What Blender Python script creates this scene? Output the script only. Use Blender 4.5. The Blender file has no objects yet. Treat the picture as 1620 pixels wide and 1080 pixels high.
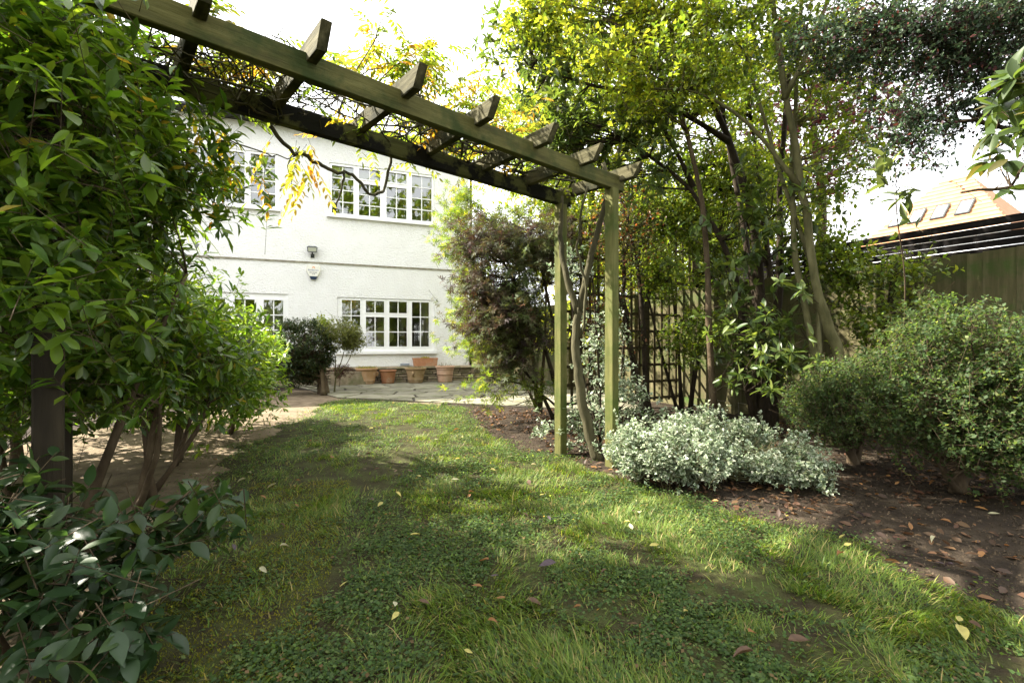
import bpy, bmesh, math, random
import numpy as np
from mathutils import Vector, Matrix

random.seed(7)
rng = np.random.default_rng(11)
R = math.radians

# ------------------------------------------------------------------ camera, sky, sun, exposure
sc = bpy.context.scene
COL = sc.collection
cam_d = bpy.data.cameras.new('camera')
cam = bpy.data.objects.new('camera', cam_d)
COL.objects.link(cam)
cam.location = (0, 0, 0.95)
cam.rotation_euler = (R(90), 0, 0)
cam_d.sensor_width = 36.0
cam_d.lens = 740 / 1620 * 36
cam_d.shift_y = 5 / 1620
cam_d.clip_start = 0.05
cam_d.clip_end = 500
sc.camera = cam

SUN_EL = R(41)
SUN_H = Vector((-0.972, 0.235, 0)).normalized()
SUN = Vector((SUN_H.x * math.cos(SUN_EL), SUN_H.y * math.cos(SUN_EL), math.sin(SUN_EL)))
sun_d = bpy.data.lights.new('sun', 'SUN')
sun_d.energy = 4.5
sun_d.angle = R(0.55)
sun_d.color = (1.0, 0.93, 0.80)
sun = bpy.data.objects.new('sun', sun_d)
COL.objects.link(sun)
sun.rotation_euler = SUN.to_track_quat('Z', 'Y').to_euler()
sun.location = (-9, 2, 9)

world = bpy.data.worlds.new('World')
sc.world = world
world.use_nodes = True
wn = world.node_tree
wn.nodes.clear()
w_out = wn.nodes.new('ShaderNodeOutputWorld')
w_bg = wn.nodes.new('ShaderNodeBackground')
w_sky = wn.nodes.new('ShaderNodeTexSky')
w_sky.sky_type = 'NISHITA'
w_sky.sun_disc = False
w_sky.sun_elevation = SUN_EL
w_sky.sun_rotation = math.atan2(SUN.x, SUN.y)
w_sky.air_density = 1.0
w_sky.dust_density = 2.5
w_mix = wn.nodes.new('ShaderNodeMix')
w_mix.data_type = 'RGBA'
w_mix.inputs[7].default_value = (6.65, 6.6, 6.55, 1)      # thin bright cloud veil
w_tc = wn.nodes.new('ShaderNodeTexCoord')
w_ns = wn.nodes.new('ShaderNodeTexNoise')
w_ns.inputs['Scale'].default_value = 2.2
w_ns.inputs['Detail'].default_value = 5
w_mr = wn.nodes.new('ShaderNodeMapRange')
w_mr.inputs[3].default_value = 0.72
w_mr.inputs[4].default_value = 0.95
wn.links.new(w_tc.outputs['Generated'], w_ns.inputs['Vector'])
wn.links.new(w_ns.outputs[0], w_mr.inputs[0])
wn.links.new(w_mr.outputs[0], w_mix.inputs[0])
wn.links.new(w_sky.outputs[0], w_mix.inputs[6])
wn.links.new(w_mix.outputs[2], w_bg.inputs[0])
w_bg.inputs[1].default_value = 0.10
wn.links.new(w_bg.outputs[0], w_out.inputs[0])

sc.view_settings.view_transform = 'Standard'
sc.view_settings.look = 'None'
sc.view_settings.gamma = 1
sc.view_settings.use_curve_mapping = False
sc.view_settings.exposure = 2.5
sc.cycles.use_denoising = True
sc.cycles.max_bounces = 7
sc.cycles.diffuse_bounces = 4
sc.cycles.glossy_bounces = 3
sc.cycles.transmission_bounces = 4
sc.cycles.transparent_max_bounces = 8
sc.cycles.caustics_reflective = False
sc.cycles.caustics_refractive = False

# ------------------------------------------------------------------ materials
def nodes_of(name):
    m = bpy.data.materials.new(name)
    m.use_nodes = True
    nt = m.node_tree
    b = nt.nodes['Principled BSDF']
    return m, nt, b

def N(nt, t, **kw):
    n = nt.nodes.new(t)
    for k, v in kw.items():
        if k in n.inputs:
            n.inputs[k].default_value = v
        else:
            setattr(n, k, v)
    return n

def ramp(nt, stops):
    r = nt.nodes.new('ShaderNodeValToRGB')
    e = r.color_ramp.elements
    while len(e) < len(stops):
        e.new(0.5)
    for i, (p, c) in enumerate(stops):
        e[i].position = p
        e[i].color = (*c, 1)
    return r

def noise_mat(name, stops, scale=8, detail=6, rough=0.85, bump=0.3, bump_scale=None, dist=0.01,
              stretch=(1, 1, 1), spec=0.3, coord='Object', second=None, randomize=0.0):
    m, nt, b = nodes_of(name)
    L = nt.links.new
    tc = N(nt, 'ShaderNodeTexCoord')
    mp = N(nt, 'ShaderNodeMapping')
    mp.inputs['Scale'].default_value = stretch
    L(tc.outputs[coord], mp.inputs[0])
    vec = mp.outputs[0]
    if randomize:
        oi = N(nt, 'ShaderNodeObjectInfo')
        vm = N(nt, 'ShaderNodeVectorMath', operation='ADD')
        sclm = N(nt, 'ShaderNodeMath', operation='MULTIPLY')
        sclm.inputs[1].default_value = 37.0
        L(oi.outputs['Random'], sclm.inputs[0])
        L(vec, vm.inputs[0])
        L(sclm.outputs[0], vm.inputs[1])
        vec = vm.outputs[0]
    n1 = N(nt, 'ShaderNodeTexNoise', Scale=scale, Detail=detail, Roughness=0.6)
    L(vec, n1.inputs['Vector'])
    r = ramp(nt, stops)
    L(n1.outputs[0], r.inputs[0])
    colr = r.outputs[0]
    if second:                                   # (scale, colour, low, high): stains with their own shape
        n3 = N(nt, 'ShaderNodeTexNoise', Scale=second[0], Detail=5, Roughness=0.65)
        L(tc.outputs[coord], n3.inputs['Vector'])
        mr = N(nt, 'ShaderNodeMapRange')
        mr.inputs[1].default_value = second[2]
        mr.inputs[2].default_value = second[3]
        L(n3.outputs[0], mr.inputs[0])
        mx = N(nt, 'ShaderNodeMix', data_type='RGBA')
        mx.inputs[7].default_value = (*second[1], 1)
        L(mr.outputs[0], mx.inputs[0])
        L(colr, mx.inputs[6])
        colr = mx.outputs[2]
    if randomize:
        hs = N(nt, 'ShaderNodeHueSaturation')
        mr2 = N(nt, 'ShaderNodeMapRange')
        mr2.inputs[3].default_value = 1 - randomize
        mr2.inputs[4].default_value = 1 + randomize
        L(oi.outputs['Random'], mr2.inputs[0])
        L(mr2.outputs[0], hs.inputs['Value'])
        L(colr, hs.inputs['Color'])
        colr = hs.outputs[0]
    L(colr, b.inputs['Base Color'])
    b.inputs['Roughness'].default_value = rough
    b.inputs['Specular IOR Level'].default_value = spec
    if bump:
        n2 = N(nt, 'ShaderNodeTexNoise', Scale=bump_scale or scale * 3, Detail=5, Roughness=0.6)
        L(vec, n2.inputs['Vector'])
        bp = N(nt, 'ShaderNodeBump', Strength=bump, Distance=dist)
        L(n2.outputs[0], bp.inputs['Height'])
        L(bp.outputs[0], b.inputs['Normal'])
    return m

def leaf_mat(name, rough=0.42, spec=0.45, trans=0.35, tint=(1.25, 1.15, 0.55)):
    m, nt, b = nodes_of(name)
    L = nt.links.new
    at = N(nt, 'ShaderNodeAttribute', attribute_name='leaf_colour')
    L(at.outputs['Color'], b.inputs['Base Color'])
    b.inputs['Roughness'].default_value = rough
    b.inputs['Specular IOR Level'].default_value = spec
    tr = N(nt, 'ShaderNodeBsdfTranslucent')
    mu = N(nt, 'ShaderNodeMix', data_type='RGBA', blend_type='MULTIPLY')
    mu.inputs[0].default_value = 1
    mu.inputs[7].default_value = (*[t * 2.0 for t in tint], 1)
    L(at.outputs['Color'], mu.inputs[6])
    L(mu.outputs[2], tr.inputs['Color'])
    ms = N(nt, 'ShaderNodeMixShader')
    ms.inputs[0].default_value = trans
    L(b.outputs[0], ms.inputs[1])
    L(tr.outputs[0], ms.inputs[2])
    out = nt.nodes['Material Output']
    L(ms.outputs[0], out.inputs['Surface'])
    return m

def plain(name, col, rough=0.6, spec=0.4, metallic=0.0):
    m, nt, b = nodes_of(name)
    b.inputs['Base Color'].default_value = (*col, 1)
    b.inputs['Roughness'].default_value = rough
    b.inputs['Specular IOR Level'].default_value = spec
    b.inputs['Metallic'].default_value = metallic
    return m

M = {}
M['leaf'] = leaf_mat('glossy_leaf', trans=0.40)
M['leaf_purple'] = leaf_mat('purple_leaf', rough=0.6, spec=0.25, trans=0.3, tint=(0.95, 0.75, 0.7))
M['leaf_soft'] = leaf_mat('soft_leaf', rough=0.6, spec=0.25, trans=0.5)
M['leaf_pale'] = leaf_mat('variegated_leaf', rough=0.5, spec=0.3, trans=0.25, tint=(0.8, 0.85, 0.75))
M['grass'] = leaf_mat('grass_blade', rough=0.55, spec=0.3, trans=0.35, tint=(0.95, 1.0, 0.5))
M['dead_leaf'] = leaf_mat('dead_leaf', rough=0.6, spec=0.3, trans=0.2, tint=(1, 0.9, 0.7))
M['soil'] = noise_mat('soil', [(0.3, (0.016, 0.012, 0.009)), (0.55, (0.036, 0.027, 0.019)), (0.75, (0.075, 0.058, 0.041))],
                      scale=5, detail=10, rough=0.95, bump=0.9, bump_scale=45, dist=0.02, spec=0.1)
M['soil_dry'] = noise_mat('dry_soil', [(0.3, (0.10, 0.075, 0.05)), (0.6, (0.20, 0.155, 0.105)), (0.8, (0.28, 0.22, 0.15))],
                          scale=6, detail=10, rough=0.95, bump=0.8, bump_scale=40, dist=0.015, spec=0.1)
M['turf'] = noise_mat('turf_base', [(0.35, (0.030, 0.023, 0.014)), (0.52, (0.045, 0.045, 0.018)), (0.7, (0.06, 0.075, 0.022))],
                      scale=7, detail=10, rough=0.95, bump=0.9, bump_scale=70, dist=0.02, spec=0.1)
M['render'] = noise_mat('roughcast_render', [(0.2, (0.76, 0.755, 0.74)), (0.6, (0.81, 0.81, 0.80)), (0.9, (0.84, 0.84, 0.83))],
                        scale=2.5, detail=6, rough=0.9, bump=0.8, bump_scale=26, dist=0.035, spec=0.15, second=(0.9, (0.72, 0.70, 0.63), 0.6, 0.9))
M['white_paint'] = noise_mat('white_paint', [(0.2, (0.80, 0.80, 0.80)), (0.7, (0.86, 0.86, 0.86))], scale=6, rough=0.4, bump=0.03, spec=0.4)
M['drip'] = noise_mat('drip_edge', [(0.3, (0.20, 0.18, 0.12)), (0.7, (0.45, 0.42, 0.34))], scale=9, rough=0.9, bump=0.4)
M['gutter'] = plain('black_plastic', (0.012, 0.012, 0.014), 0.4)
M['slate'] = noise_mat('roof_slate', [(0.3, (0.04, 0.04, 0.045)), (0.7, (0.09, 0.085, 0.085))], scale=4, rough=0.8)
M['wood_green'] = noise_mat('algae_timber', [(0.25, (0.042, 0.040, 0.014)), (0.5, (0.092, 0.088, 0.026)), (0.75, (0.15, 0.14, 0.05))],
                            scale=9, detail=8, rough=0.85, bump=0.5, bump_scale=30, dist=0.006, stretch=(0.35, 3, 3), spec=0.2,
                            second=(3.6, (0.035, 0.050, 0.012), 0.48, 0.62), randomize=0.12)
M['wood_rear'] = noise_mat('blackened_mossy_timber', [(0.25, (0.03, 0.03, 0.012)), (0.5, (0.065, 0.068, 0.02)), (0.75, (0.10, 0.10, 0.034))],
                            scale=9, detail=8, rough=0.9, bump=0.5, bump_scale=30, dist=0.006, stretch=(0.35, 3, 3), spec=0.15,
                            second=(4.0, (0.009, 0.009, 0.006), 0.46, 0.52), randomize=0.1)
M['wood_rafter'] = noise_mat('weathered_rafter_timber', [(0.25, (0.028, 0.026, 0.014)), (0.5, (0.075, 0.068, 0.034)), (0.75, (0.16, 0.145, 0.085))],
                            scale=9, detail=8, rough=0.9, bump=0.6, bump_scale=30, dist=0.006, stretch=(0.35, 3, 3), spec=0.15,
                            second=(3.6, (0.016, 0.018, 0.008), 0.46, 0.6), randomize=0.15)
M['wood_post'] = noise_mat('green_post_timber', [(0.25, (0.055, 0.056, 0.018)), (0.5, (0.105, 0.105, 0.032)), (0.75, (0.16, 0.15, 0.06))],
                           scale=9, detail=8, rough=0.85, bump=0.5, bump_scale=30, dist=0.005, stretch=(0.3, 3, 3), spec=0.2,
                           second=(3.0, (0.05, 0.075, 0.014), 0.45, 0.65), randomize=0.08)
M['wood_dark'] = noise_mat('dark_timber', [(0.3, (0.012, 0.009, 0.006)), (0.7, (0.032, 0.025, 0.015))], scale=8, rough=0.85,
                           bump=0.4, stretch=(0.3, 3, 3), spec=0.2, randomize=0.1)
M['wood_fence'] = noise_mat('fence_timber', [(0.25, (0.05, 0.048, 0.022)), (0.5, (0.095, 0.085, 0.042)), (0.78, (0.15, 0.13, 0.075))],
                            scale=6, detail=8, rough=0.9, bump=0.5, bump_scale=24, dist=0.006, stretch=(0.25, 3, 3), spec=0.15,
                            second=(2.2, (0.05, 0.085, 0.02), 0.5, 0.68), randomize=0.25)
M['wood_trellis'] = noise_mat('trellis_timber', [(0.3, (0.035, 0.028, 0.014)), (0.7, (0.085, 0.068, 0.034))], scale=8, rough=0.9,
                              bump=0.4, stretch=(0.3, 3, 3), spec=0.15, randomize=0.2)
M['wood_gate'] = noise_mat('pale_timber', [(0.3, (0.20, 0.135, 0.08)), (0.7, (0.34, 0.24, 0.15))], scale=6, rough=0.85,
                           bump=0.3, stretch=(0.3, 3, 3), spec=0.2, randomize=0.15)
M['black_stain'] = noise_mat('black_stained_wood', [(0.3, (0.008, 0.007, 0.007)), (0.7, (0.02, 0.018, 0.017))], scale=8, rough=0.9, bump=0.2, stretch=(0.3, 3, 3), spec=0.05)
M['bark_brown'] = noise_mat('brown_bark', [(0.3, (0.035, 0.024, 0.015)), (0.55, (0.085, 0.062, 0.038)), (0.8, (0.15, 0.12, 0.075))],
                            scale=14, detail=8, rough=0.9, bump=0.8, bump_scale=40, dist=0.01, stretch=(1, 1, 0.3), spec=0.15)
M['bark_green'] = noise_mat('green_bark', [(0.3, (0.06, 0.058, 0.025)), (0.55, (0.125, 0.115, 0.055)), (0.8, (0.20, 0.185, 0.11))],
                            scale=12, detail=8, rough=0.9, bump=0.7, bump_scale=40, dist=0.008, stretch=(1, 1, 0.35), spec=0.15)
M['bark_dark'] = noise_mat('dark_bark', [(0.3, (0.014, 0.010, 0.007)), (0.55, (0.035, 0.026, 0.017)), (0.8, (0.07, 0.055, 0.035))],
                           scale=14, detail=8, rough=0.9, bump=0.8, bump_scale=40, dist=0.01, stretch=(1, 1, 0.3), spec=0.15)
M['bark_olive'] = noise_mat('olive_bark', [(0.3, (0.035, 0.032, 0.018)), (0.55, (0.075, 0.068, 0.038)), (0.8, (0.13, 0.118, 0.07))],
                            scale=14, detail=8, rough=0.9, bump=0.8, bump_scale=40, dist=0.01, stretch=(1, 1, 0.3), spec=0.15)
M['stone'] = noise_mat('sandstone', [(0.25, (0.13, 0.105, 0.07)), (0.5, (0.27, 0.22, 0.15)), (0.8, (0.40, 0.34, 0.24))],
                       scale=6, detail=8, rough=0.9, bump=0.6, bump_scale=22, dist=0.012, spec=0.15,
                       second=(3, (0.13, 0.14, 0.06), 0.5, 0.7), randomize=0.28)
M['mortar'] = noise_mat('mortar', [(0.3, (0.035, 0.03, 0.022)), (0.7, (0.075, 0.065, 0.048))], scale=20, rough=0.95, bump=0.5)
M['paving'] = noise_mat('paving_stone', [(0.25, (0.13, 0.12, 0.085)), (0.5, (0.21, 0.195, 0.145)), (0.8, (0.29, 0.275, 0.21))],
                        scale=4, detail=9, rough=0.9, bump=0.4, bump_scale=20, dist=0.008, spec=0.2,
                        second=(2.2, (0.13, 0.14, 0.07), 0.5, 0.75), randomize=0.22)
def terracotta(name, a, b_, c):
    return noise_mat(name, [(0.25, a), (0.5, b_), (0.8, c)], scale=7, detail=8, rough=0.85, bump=0.25, bump_scale=30,
                     dist=0.004, spec=0.2, second=(4, (0.42, 0.33, 0.24), 0.55, 0.75))
M['terra_a'] = terracotta('weathered_terracotta', (0.33, 0.19, 0.095), (0.42, 0.26, 0.14), (0.48, 0.33, 0.2))
M['terra_b'] = terracotta('dark_terracotta', (0.24, 0.105, 0.05), (0.32, 0.15, 0.075), (0.38, 0.2, 0.11))
M['terra_c'] = terracotta('mossy_terracotta', (0.22, 0.155, 0.08), (0.32, 0.22, 0.12), (0.40, 0.29, 0.18))
M['terra_d'] = terracotta('pale_pink_terracotta', (0.42, 0.25, 0.16), (0.50, 0.32, 0.22), (0.56, 0.39, 0.29))
M['terra_e'] = terracotta('orange_terracotta', (0.36, 0.165, 0.085), (0.45, 0.22, 0.12), (0.5, 0.27, 0.16))
M['roof_orange'] = noise_mat('orange_roof_tile', [(0.25, (0.30, 0.14, 0.065)), (0.5, (0.37, 0.185, 0.09)), (0.8, (0.43, 0.24, 0.13))],
                             scale=3, detail=8, rough=0.85, bump=0.3)
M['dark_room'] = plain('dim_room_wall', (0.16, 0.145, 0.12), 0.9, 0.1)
M['curtain'] = noise_mat('curtain_cloth', [(0.3, (0.38, 0.35, 0.28)), (0.7, (0.5, 0.47, 0.39))], scale=5, rough=0.95, bump=0.1)
M['blind'] = plain('roller_blind_cloth', (0.62, 0.62, 0.52), 0.9, 0.1)
M['paper'] = plain('pale_paper', (0.72, 0.55, 0.42), 0.9, 0.1)
M['alarm_white'] = plain('alarm_plastic', (0.74, 0.73, 0.66), 0.4)
M['navy'] = plain('navy_plastic', (0.012, 0.03, 0.075), 0.35)
M['orange_print'] = plain('orange_print', (0.75, 0.28, 0.05), 0.5)
M['blue_print'] = plain('blue_print', (0.05, 0.09, 0.28), 0.5)
M['grey_print'] = plain('grey_print', (0.25, 0.25, 0.28), 0.5)
M['lamp_body'] = plain('dark_grey_casting', (0.03, 0.034, 0.032), 0.4)
M['lamp_lens'] = plain('lamp_lens', (0.20, 0.21, 0.13), 0.12, 0.6)
M['grey_plastic'] = plain('grey_plastic', (0.25, 0.28, 0.32), 0.5)
M['black'] = plain('black_screw', (0.01, 0.01, 0.01), 0.6)
M['petal'] = plain('white_petal', (0.8, 0.78, 0.68), 0.6, 0.2)

def glass_mat():
    m, nt, b = nodes_of('window_glass')
    L = nt.links.new
    gl = N(nt, 'ShaderNodeBsdfGlossy', Roughness=0.015)
    gl.inputs['Color'].default_value = (0.95, 0.97, 0.96, 1)
    tr = N(nt, 'ShaderNodeBsdfTransparent')
    tr.inputs['Color'].default_value = (0.86, 0.9, 0.87, 1)
    fr = N(nt, 'ShaderNodeFresnel', IOR=1.9)
    tc = N(nt, 'ShaderNodeTexCoord')
    ns = N(nt, 'ShaderNodeTexNoise', Scale=2.0, Detail=1)
    L(tc.outputs['Object'], ns.inputs['Vector'])
    bp = N(nt, 'ShaderNodeBump', Strength=0.05, Distance=0.02)
    L(ns.outputs[0], bp.inputs['Height'])
    L(bp.outputs[0], gl.inputs['Normal'])
    mx = N(nt, 'ShaderNodeMixShader')
    mt = N(nt, 'ShaderNodeMath', operation='MULTIPLY_ADD')
    mt.inputs[1].default_value = 1.3
    mt.inputs[2].default_value = 0.06
    L(fr.outputs[0], mt.inputs[0])
    L(mt.outputs[0], mx.inputs[0])
    L(tr.outputs[0], mx.inputs[1])
    L(gl.outputs[0], mx.inputs[2])
    L(mx.outputs[0], nt.nodes['Material Output'].inputs['Surface'])
    return m
M['glass'] = glass_mat()

# ------------------------------------------------------------------ object helpers
def tag(o, label=None, cat=None, group=None, kind=None):
    if label: o['label'] = label
    if cat: o['category'] = cat
    if group: o['group'] = group
    if kind: o['kind'] = kind
    return o

def thing(name, loc, label, cat, group=None, rz=0.0):
    o = bpy.data.objects.new(name, None)
    o.empty_display_size = 0.1
    COL.objects.link(o)
    o.location = loc
    o.rotation_euler = (0, 0, rz)
    return tag(o, label, cat, group)

def link(name, me, mat=None, parent=None, loc=None, rot=None):
    o = bpy.data.objects.new(name, me)
    COL.objects.link(o)
    if mat is not None and not me.materials:
        me.materials.append(mat)
    if parent is not None:
        o.parent = parent
    if loc is not None: o.location = loc
    if rot is not None: o.rotation_euler = rot
    return o

def np_mesh(name, V, F_tot, F_idx, cols=None, smooth=False):
    """V (n,3); F_tot: corners per face; F_idx: flat vertex indices"""
    me = bpy.data.meshes.new(name)
    V = np.ascontiguousarray(V, dtype=np.float32)
    F_tot = np.ascontiguousarray(F_tot, dtype=np.int32)
    F_idx = np.ascontiguousarray(F_idx, dtype=np.int32)
    me.vertices.add(len(V))
    me.vertices.foreach_set('co', V.ravel())
    me.loops.add(len(F_idx))
    me.loops.foreach_set('vertex_index', F_idx)
    me.polygons.add(len(F_tot))
    st = np.zeros(len(F_tot), dtype=np.int32)
    st[1:] = np.cumsum(F_tot)[:-1]
    me.polygons.foreach_set('loop_start', st)
    me.polygons.foreach_set('loop_total', F_tot)
    if smooth:
        me.polygons.foreach_set('use_smooth', np.ones(len(F_tot), dtype=bool))
    me.update(calc_edges=True)
    if cols is not None:
        a = me.color_attributes.new('leaf_colour', 'FLOAT_COLOR', 'POINT')
        c4 = np.ones((len(V), 4), dtype=np.float32)
        c4[:, :3] = cols
        a.data.foreach_set('color', c4.ravel())
    return me

class MB:
    """collects boxes, prisms and tubes into one mesh"""
    def __init__(s): s.v = []; s.f = []
    def add(s, vs, fs):
        b = len(s.v)
        s.v += [tuple(p) for p in vs]
        s.f += [tuple(b + i for i in f) for f in fs]
        return s
    def box(s, x0, x1, y0, y1, z0, z1):
        vs = [(x0, y0, z0), (x1, y0, z0), (x1, y1, z0), (x0, y1, z0), (x0, y0, z1), (x1, y0, z1), (x1, y1, z1), (x0, y1, z1)]
        return s.add(vs, [(0, 3, 2, 1), (4, 5, 6, 7), (0, 1, 5, 4), (1, 2, 6, 5), (2, 3, 7, 6), (3, 0, 4, 7)])
    def prism(s, poly, z0, z1):
        n = len(poly)
        vs = [(p[0], p[1], z0) for p in poly] + [(p[0], p[1], z1) for p in poly]
        fs = [tuple(range(n - 1, -1, -1)), tuple(range(n, 2 * n))] + [(i, (i + 1) % n, n + (i + 1) % n, n + i) for i in range(n)]
        return s.add(vs, fs)
    def lathe(s, prof, seg=28, cx=0, cy=0):
        vs, fs = [], []
        n = len(prof)
        for k in range(seg):
            a = 2 * math.pi * k / seg
            vs += [(cx + r * math.cos(a), cy + r * math.sin(a), z) for r, z in prof]
        for k in range(seg):
            k2 = (k + 1) % seg
            for i in range(n - 1):
                fs.append((k * n + i, k2 * n + i, k2 * n + i + 1, k * n + i + 1))
        return s.add(vs, fs)
    def tube(s, pts, rad, sides=6):
        pts = [Vector(p) for p in pts]
        n = len(pts)
        if not hasattr(rad, '__len__'): rad = [rad] * n
        vs, fs = [], []
        up = Vector((0.31, 0.2, 0.93))
        u = None
        for i, p in enumerate(pts):
            t = (pts[min(i + 1, n - 1)] - pts[max(i - 1, 0)]).normalized()
            if u is None:
                u = t.cross(up)
                if u.length < 1e-3: u = t.cross(Vector((1, 0, 0)))
            else:
                u = u - t * u.dot(t)
            u.normalize()
            w = t.cross(u)
            for k in range(sides):
                a = 2 * math.pi * k / sides
                vs.append(p + (u * math.cos(a) + w * math.sin(a)) * rad[i])
        for i in range(n - 1):
            for k in range(sides):
                k2 = (k + 1) % sides
                fs.append((i * sides + k, i * sides + k2, (i + 1) * sides + k2, (i + 1) * sides + k))
        fs.append(tuple(range(sides - 1, -1, -1)))
        fs.append(tuple((n - 1) * sides + k for k in range(sides)))
        return s.add(vs, fs)
    def mesh(s, name, smooth=False):
        me = bpy.data.meshes.new(name)
        me.from_pydata(s.v, [], s.f)
        if smooth:
            me.polygons.foreach_set('use_smooth', np.ones(len(me.polygons), dtype=bool))
        me.update()
        return me
    def build(s, name, mat, parent=None, loc=None, rot=None, smooth=False):
        return link(name, s.mesh(name, smooth), mat, parent, loc, rot)

def beam(name, p0, p1, w, h, mat, parent, roll=0.0, end_cut=0.0, rough=0.0015, seg=8):
    """bar from p0 to p1 (world); w across, h upright; local x along the length; parent unrotated"""
    p0, p1 = Vector(p0), Vector(p1)
    L = (p1 - p0).length
    rnd = random.Random(name + str(tuple(p0)))
    vs, fs = [], []
    c = min(w, h) * 0.07
    ring = [(-w/2 + c, -h/2), (w/2 - c, -h/2), (w/2, -h/2 + c), (w/2, h/2 - c), (w/2 - c, h/2), (-w/2 + c, h/2), (-w/2, h/2 - c), (-w/2, -h/2 + c)]
    for i in range(seg + 1):
        x = L * i / seg
        for (y, z) in ring:
            xx = x
            if end_cut:
                k = (h / 2 - z) / h            # lower corner cut back
                if i == 0: xx = x + end_cut * max(0, k - 0.25)
                if i == seg: xx = x - end_cut * max(0, k - 0.25)
            vs.append((xx, y + rnd.uniform(-rough, rough), z + rnd.uniform(-rough, rough)))
    for i in range(seg):
        for k in range(8):
            k2 = (k + 1) % 8
            fs.append((i * 8 + k, (i + 1) * 8 + k, (i + 1) * 8 + k2, i * 8 + k2))
    fs.append(tuple(range(8)))
    fs.append(tuple(seg * 8 + k for k in range(7, -1, -1)))
    me = bpy.data.meshes.new(name)
    me.from_pydata(vs, [], fs)
    me.update()
    d = (p1 - p0).normalized()
    if abs(d.z) > 0.95:
        y = Vector((math.cos(roll), math.sin(roll), 0))
        y = (y - d * y.dot(d)).normalized()
        z = d.cross(y)
    else:
        y = Vector((0, 0, 1)).cross(d).normalized()
        z = d.cross(y)
    mw = Matrix((d, y, z)).transposed().to_4x4()
    mw.translation = p0 - (parent.location if parent else Vector())
    o = link(name, me, mat, parent)
    o.matrix_basis = mw
    return o

# value noise for scattering
class VNoise:
    def __init__(s, seed): s.t = np.random.default_rng(seed).random((256, 256))
    def __call__(s, x, y, sc=1.0):
        x = np.asarray(x) * sc + 100; y = np.asarray(y) * sc + 100
        xi = np.floor(x).astype(int); yi = np.floor(y).astype(int)
        fx = x - xi; fy = y - yi
        fx = fx * fx * (3 - 2 * fx); fy = fy * fy * (3 - 2 * fy)
        g = lambda a, b: s.t[a % 256, b % 256]
        return (g(xi, yi) * (1 - fx) + g(xi + 1, yi) * fx) * (1 - fy) + (g(xi, yi + 1) * (1 - fx) + g(xi + 1, yi + 1) * fx) * fy
NZ = VNoise(3); NZ2 = VNoise(4); NZ3 = VNoise(5)
def fbm(x, y, sc):
    return 0.55 * NZ(x, y, sc) + 0.3 * NZ2(x, y, sc * 2.3) + 0.15 * NZ3(x, y, sc * 5.1)

# ------------------------------------------------------------------ leaf tools
def tmpl_oval(wide1=0.44, wide2=0.40, x1=0.3, x2=0.66, fold=0.07, droop=0.12):
    V = np.array([(0, 0, 0), (x1, wide1, fold), (x1, 0, 0), (x1, -wide1, fold), (x2, wide2, fold), (x2, 0, 0), (x2, -wide2, fold), (1, 0, 0)], float)
    V[:, 2] -= droop * V[:, 0] ** 2
    F = [(0, 2, 1), (0, 3, 2), (1, 2, 5, 4), (2, 3, 6, 5), (4, 5, 7), (5, 6, 7)]
    return V, F
def tmpl_diam(x=0.45, fold=0.07, droop=0.1):
    V = np.array([(0, 0, 0), (x, 0.5, fold), (x, 0, 0), (x, -0.5, fold), (1, 0, 0)], float)
    V[:, 2] -= droop * V[:, 0] ** 2
    return V, [(0, 2, 1), (0, 3, 2), (1, 2, 4), (2, 3, 4)]
def tmpl_quad(x=0.5, fold=0.08):
    V = np.array([(0, 0, 0), (x, 0.5, fold), (1, 0, 0), (x, -0.5, fold)], float)
    return V, [(0, 2, 1), (0, 3, 2)]
def tmpl_maple():
    V = [(0.2, 0, 0)]; F = []
    for a, l in ((-95, 0.42), (-48, 0.72), (0, 0.85), (48, 0.72), (95, 0.42)):
        for da, ll in ((-13, 0.42), (0, 1.0), (13, 0.42)):
            t = R(a + da)
            V.append((0.2 + l * ll * math.cos(t), l * ll * math.sin(t), -0.12 * ll * l))
        b = len(V) - 3
        F += [(0, b, b + 1), (0, b + 1, b + 2)]
    return np.array(V, float), F
def tmpl_blade():
    V = np.array([(0, 0.5, 0), (0, -0.5, 0), (0.55, 0.35, 0.0), (0.55, -0.35, 0.0), (1, 0, 0)], float)
    V[:, 2] -= 0.35 * V[:, 0] ** 2
    return V, [(0, 1, 3, 2), (2, 3, 4)]
def tmpl_hi(prof, droop, fold=0.06):
    V = [(0, 0, 0)]
    for x, w in prof: V += [(x, w, fold * min(1, w * 2.2)), (x, 0, 0), (x, -w, fold * min(1, w * 2.2))]
    V.append((1, 0, 0)); V = np.array(V, float)
    V[:, 2] -= droop * V[:, 0] ** 2
    F = [(0, 2, 1), (0, 3, 2)]
    for i in range(len(prof) - 1):
        b = 1 + 3 * i
        F += [(b, b + 1, b + 4, b + 3), (b + 1, b + 2, b + 5, b + 4)]
    b = 1 + 3 * (len(prof) - 1); e = len(V) - 1
    F += [(b, b + 1, e), (b + 1, b + 2, e)]
    return V, F
T = dict(lance_hi=tmpl_hi([(0.1, 0.2), (0.25, 0.42), (0.45, 0.5), (0.65, 0.42), (0.82, 0.25), (0.93, 0.1)], 0.16),
         obov_hi=tmpl_hi([(0.15, 0.12), (0.35, 0.3), (0.55, 0.46), (0.72, 0.5), (0.86, 0.4), (0.95, 0.22)], 0.14),
         oval=tmpl_oval(), lance=tmpl_oval(0.46, 0.36, 0.35, 0.7, 0.06, 0.18), obov=tmpl_oval(0.28, 0.5, 0.3, 0.68, 0.06, 0.12),
         diam=tmpl_diam(), quad=tmpl_quad(), maple=tmpl_maple(), blade=tmpl_blade())

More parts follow.
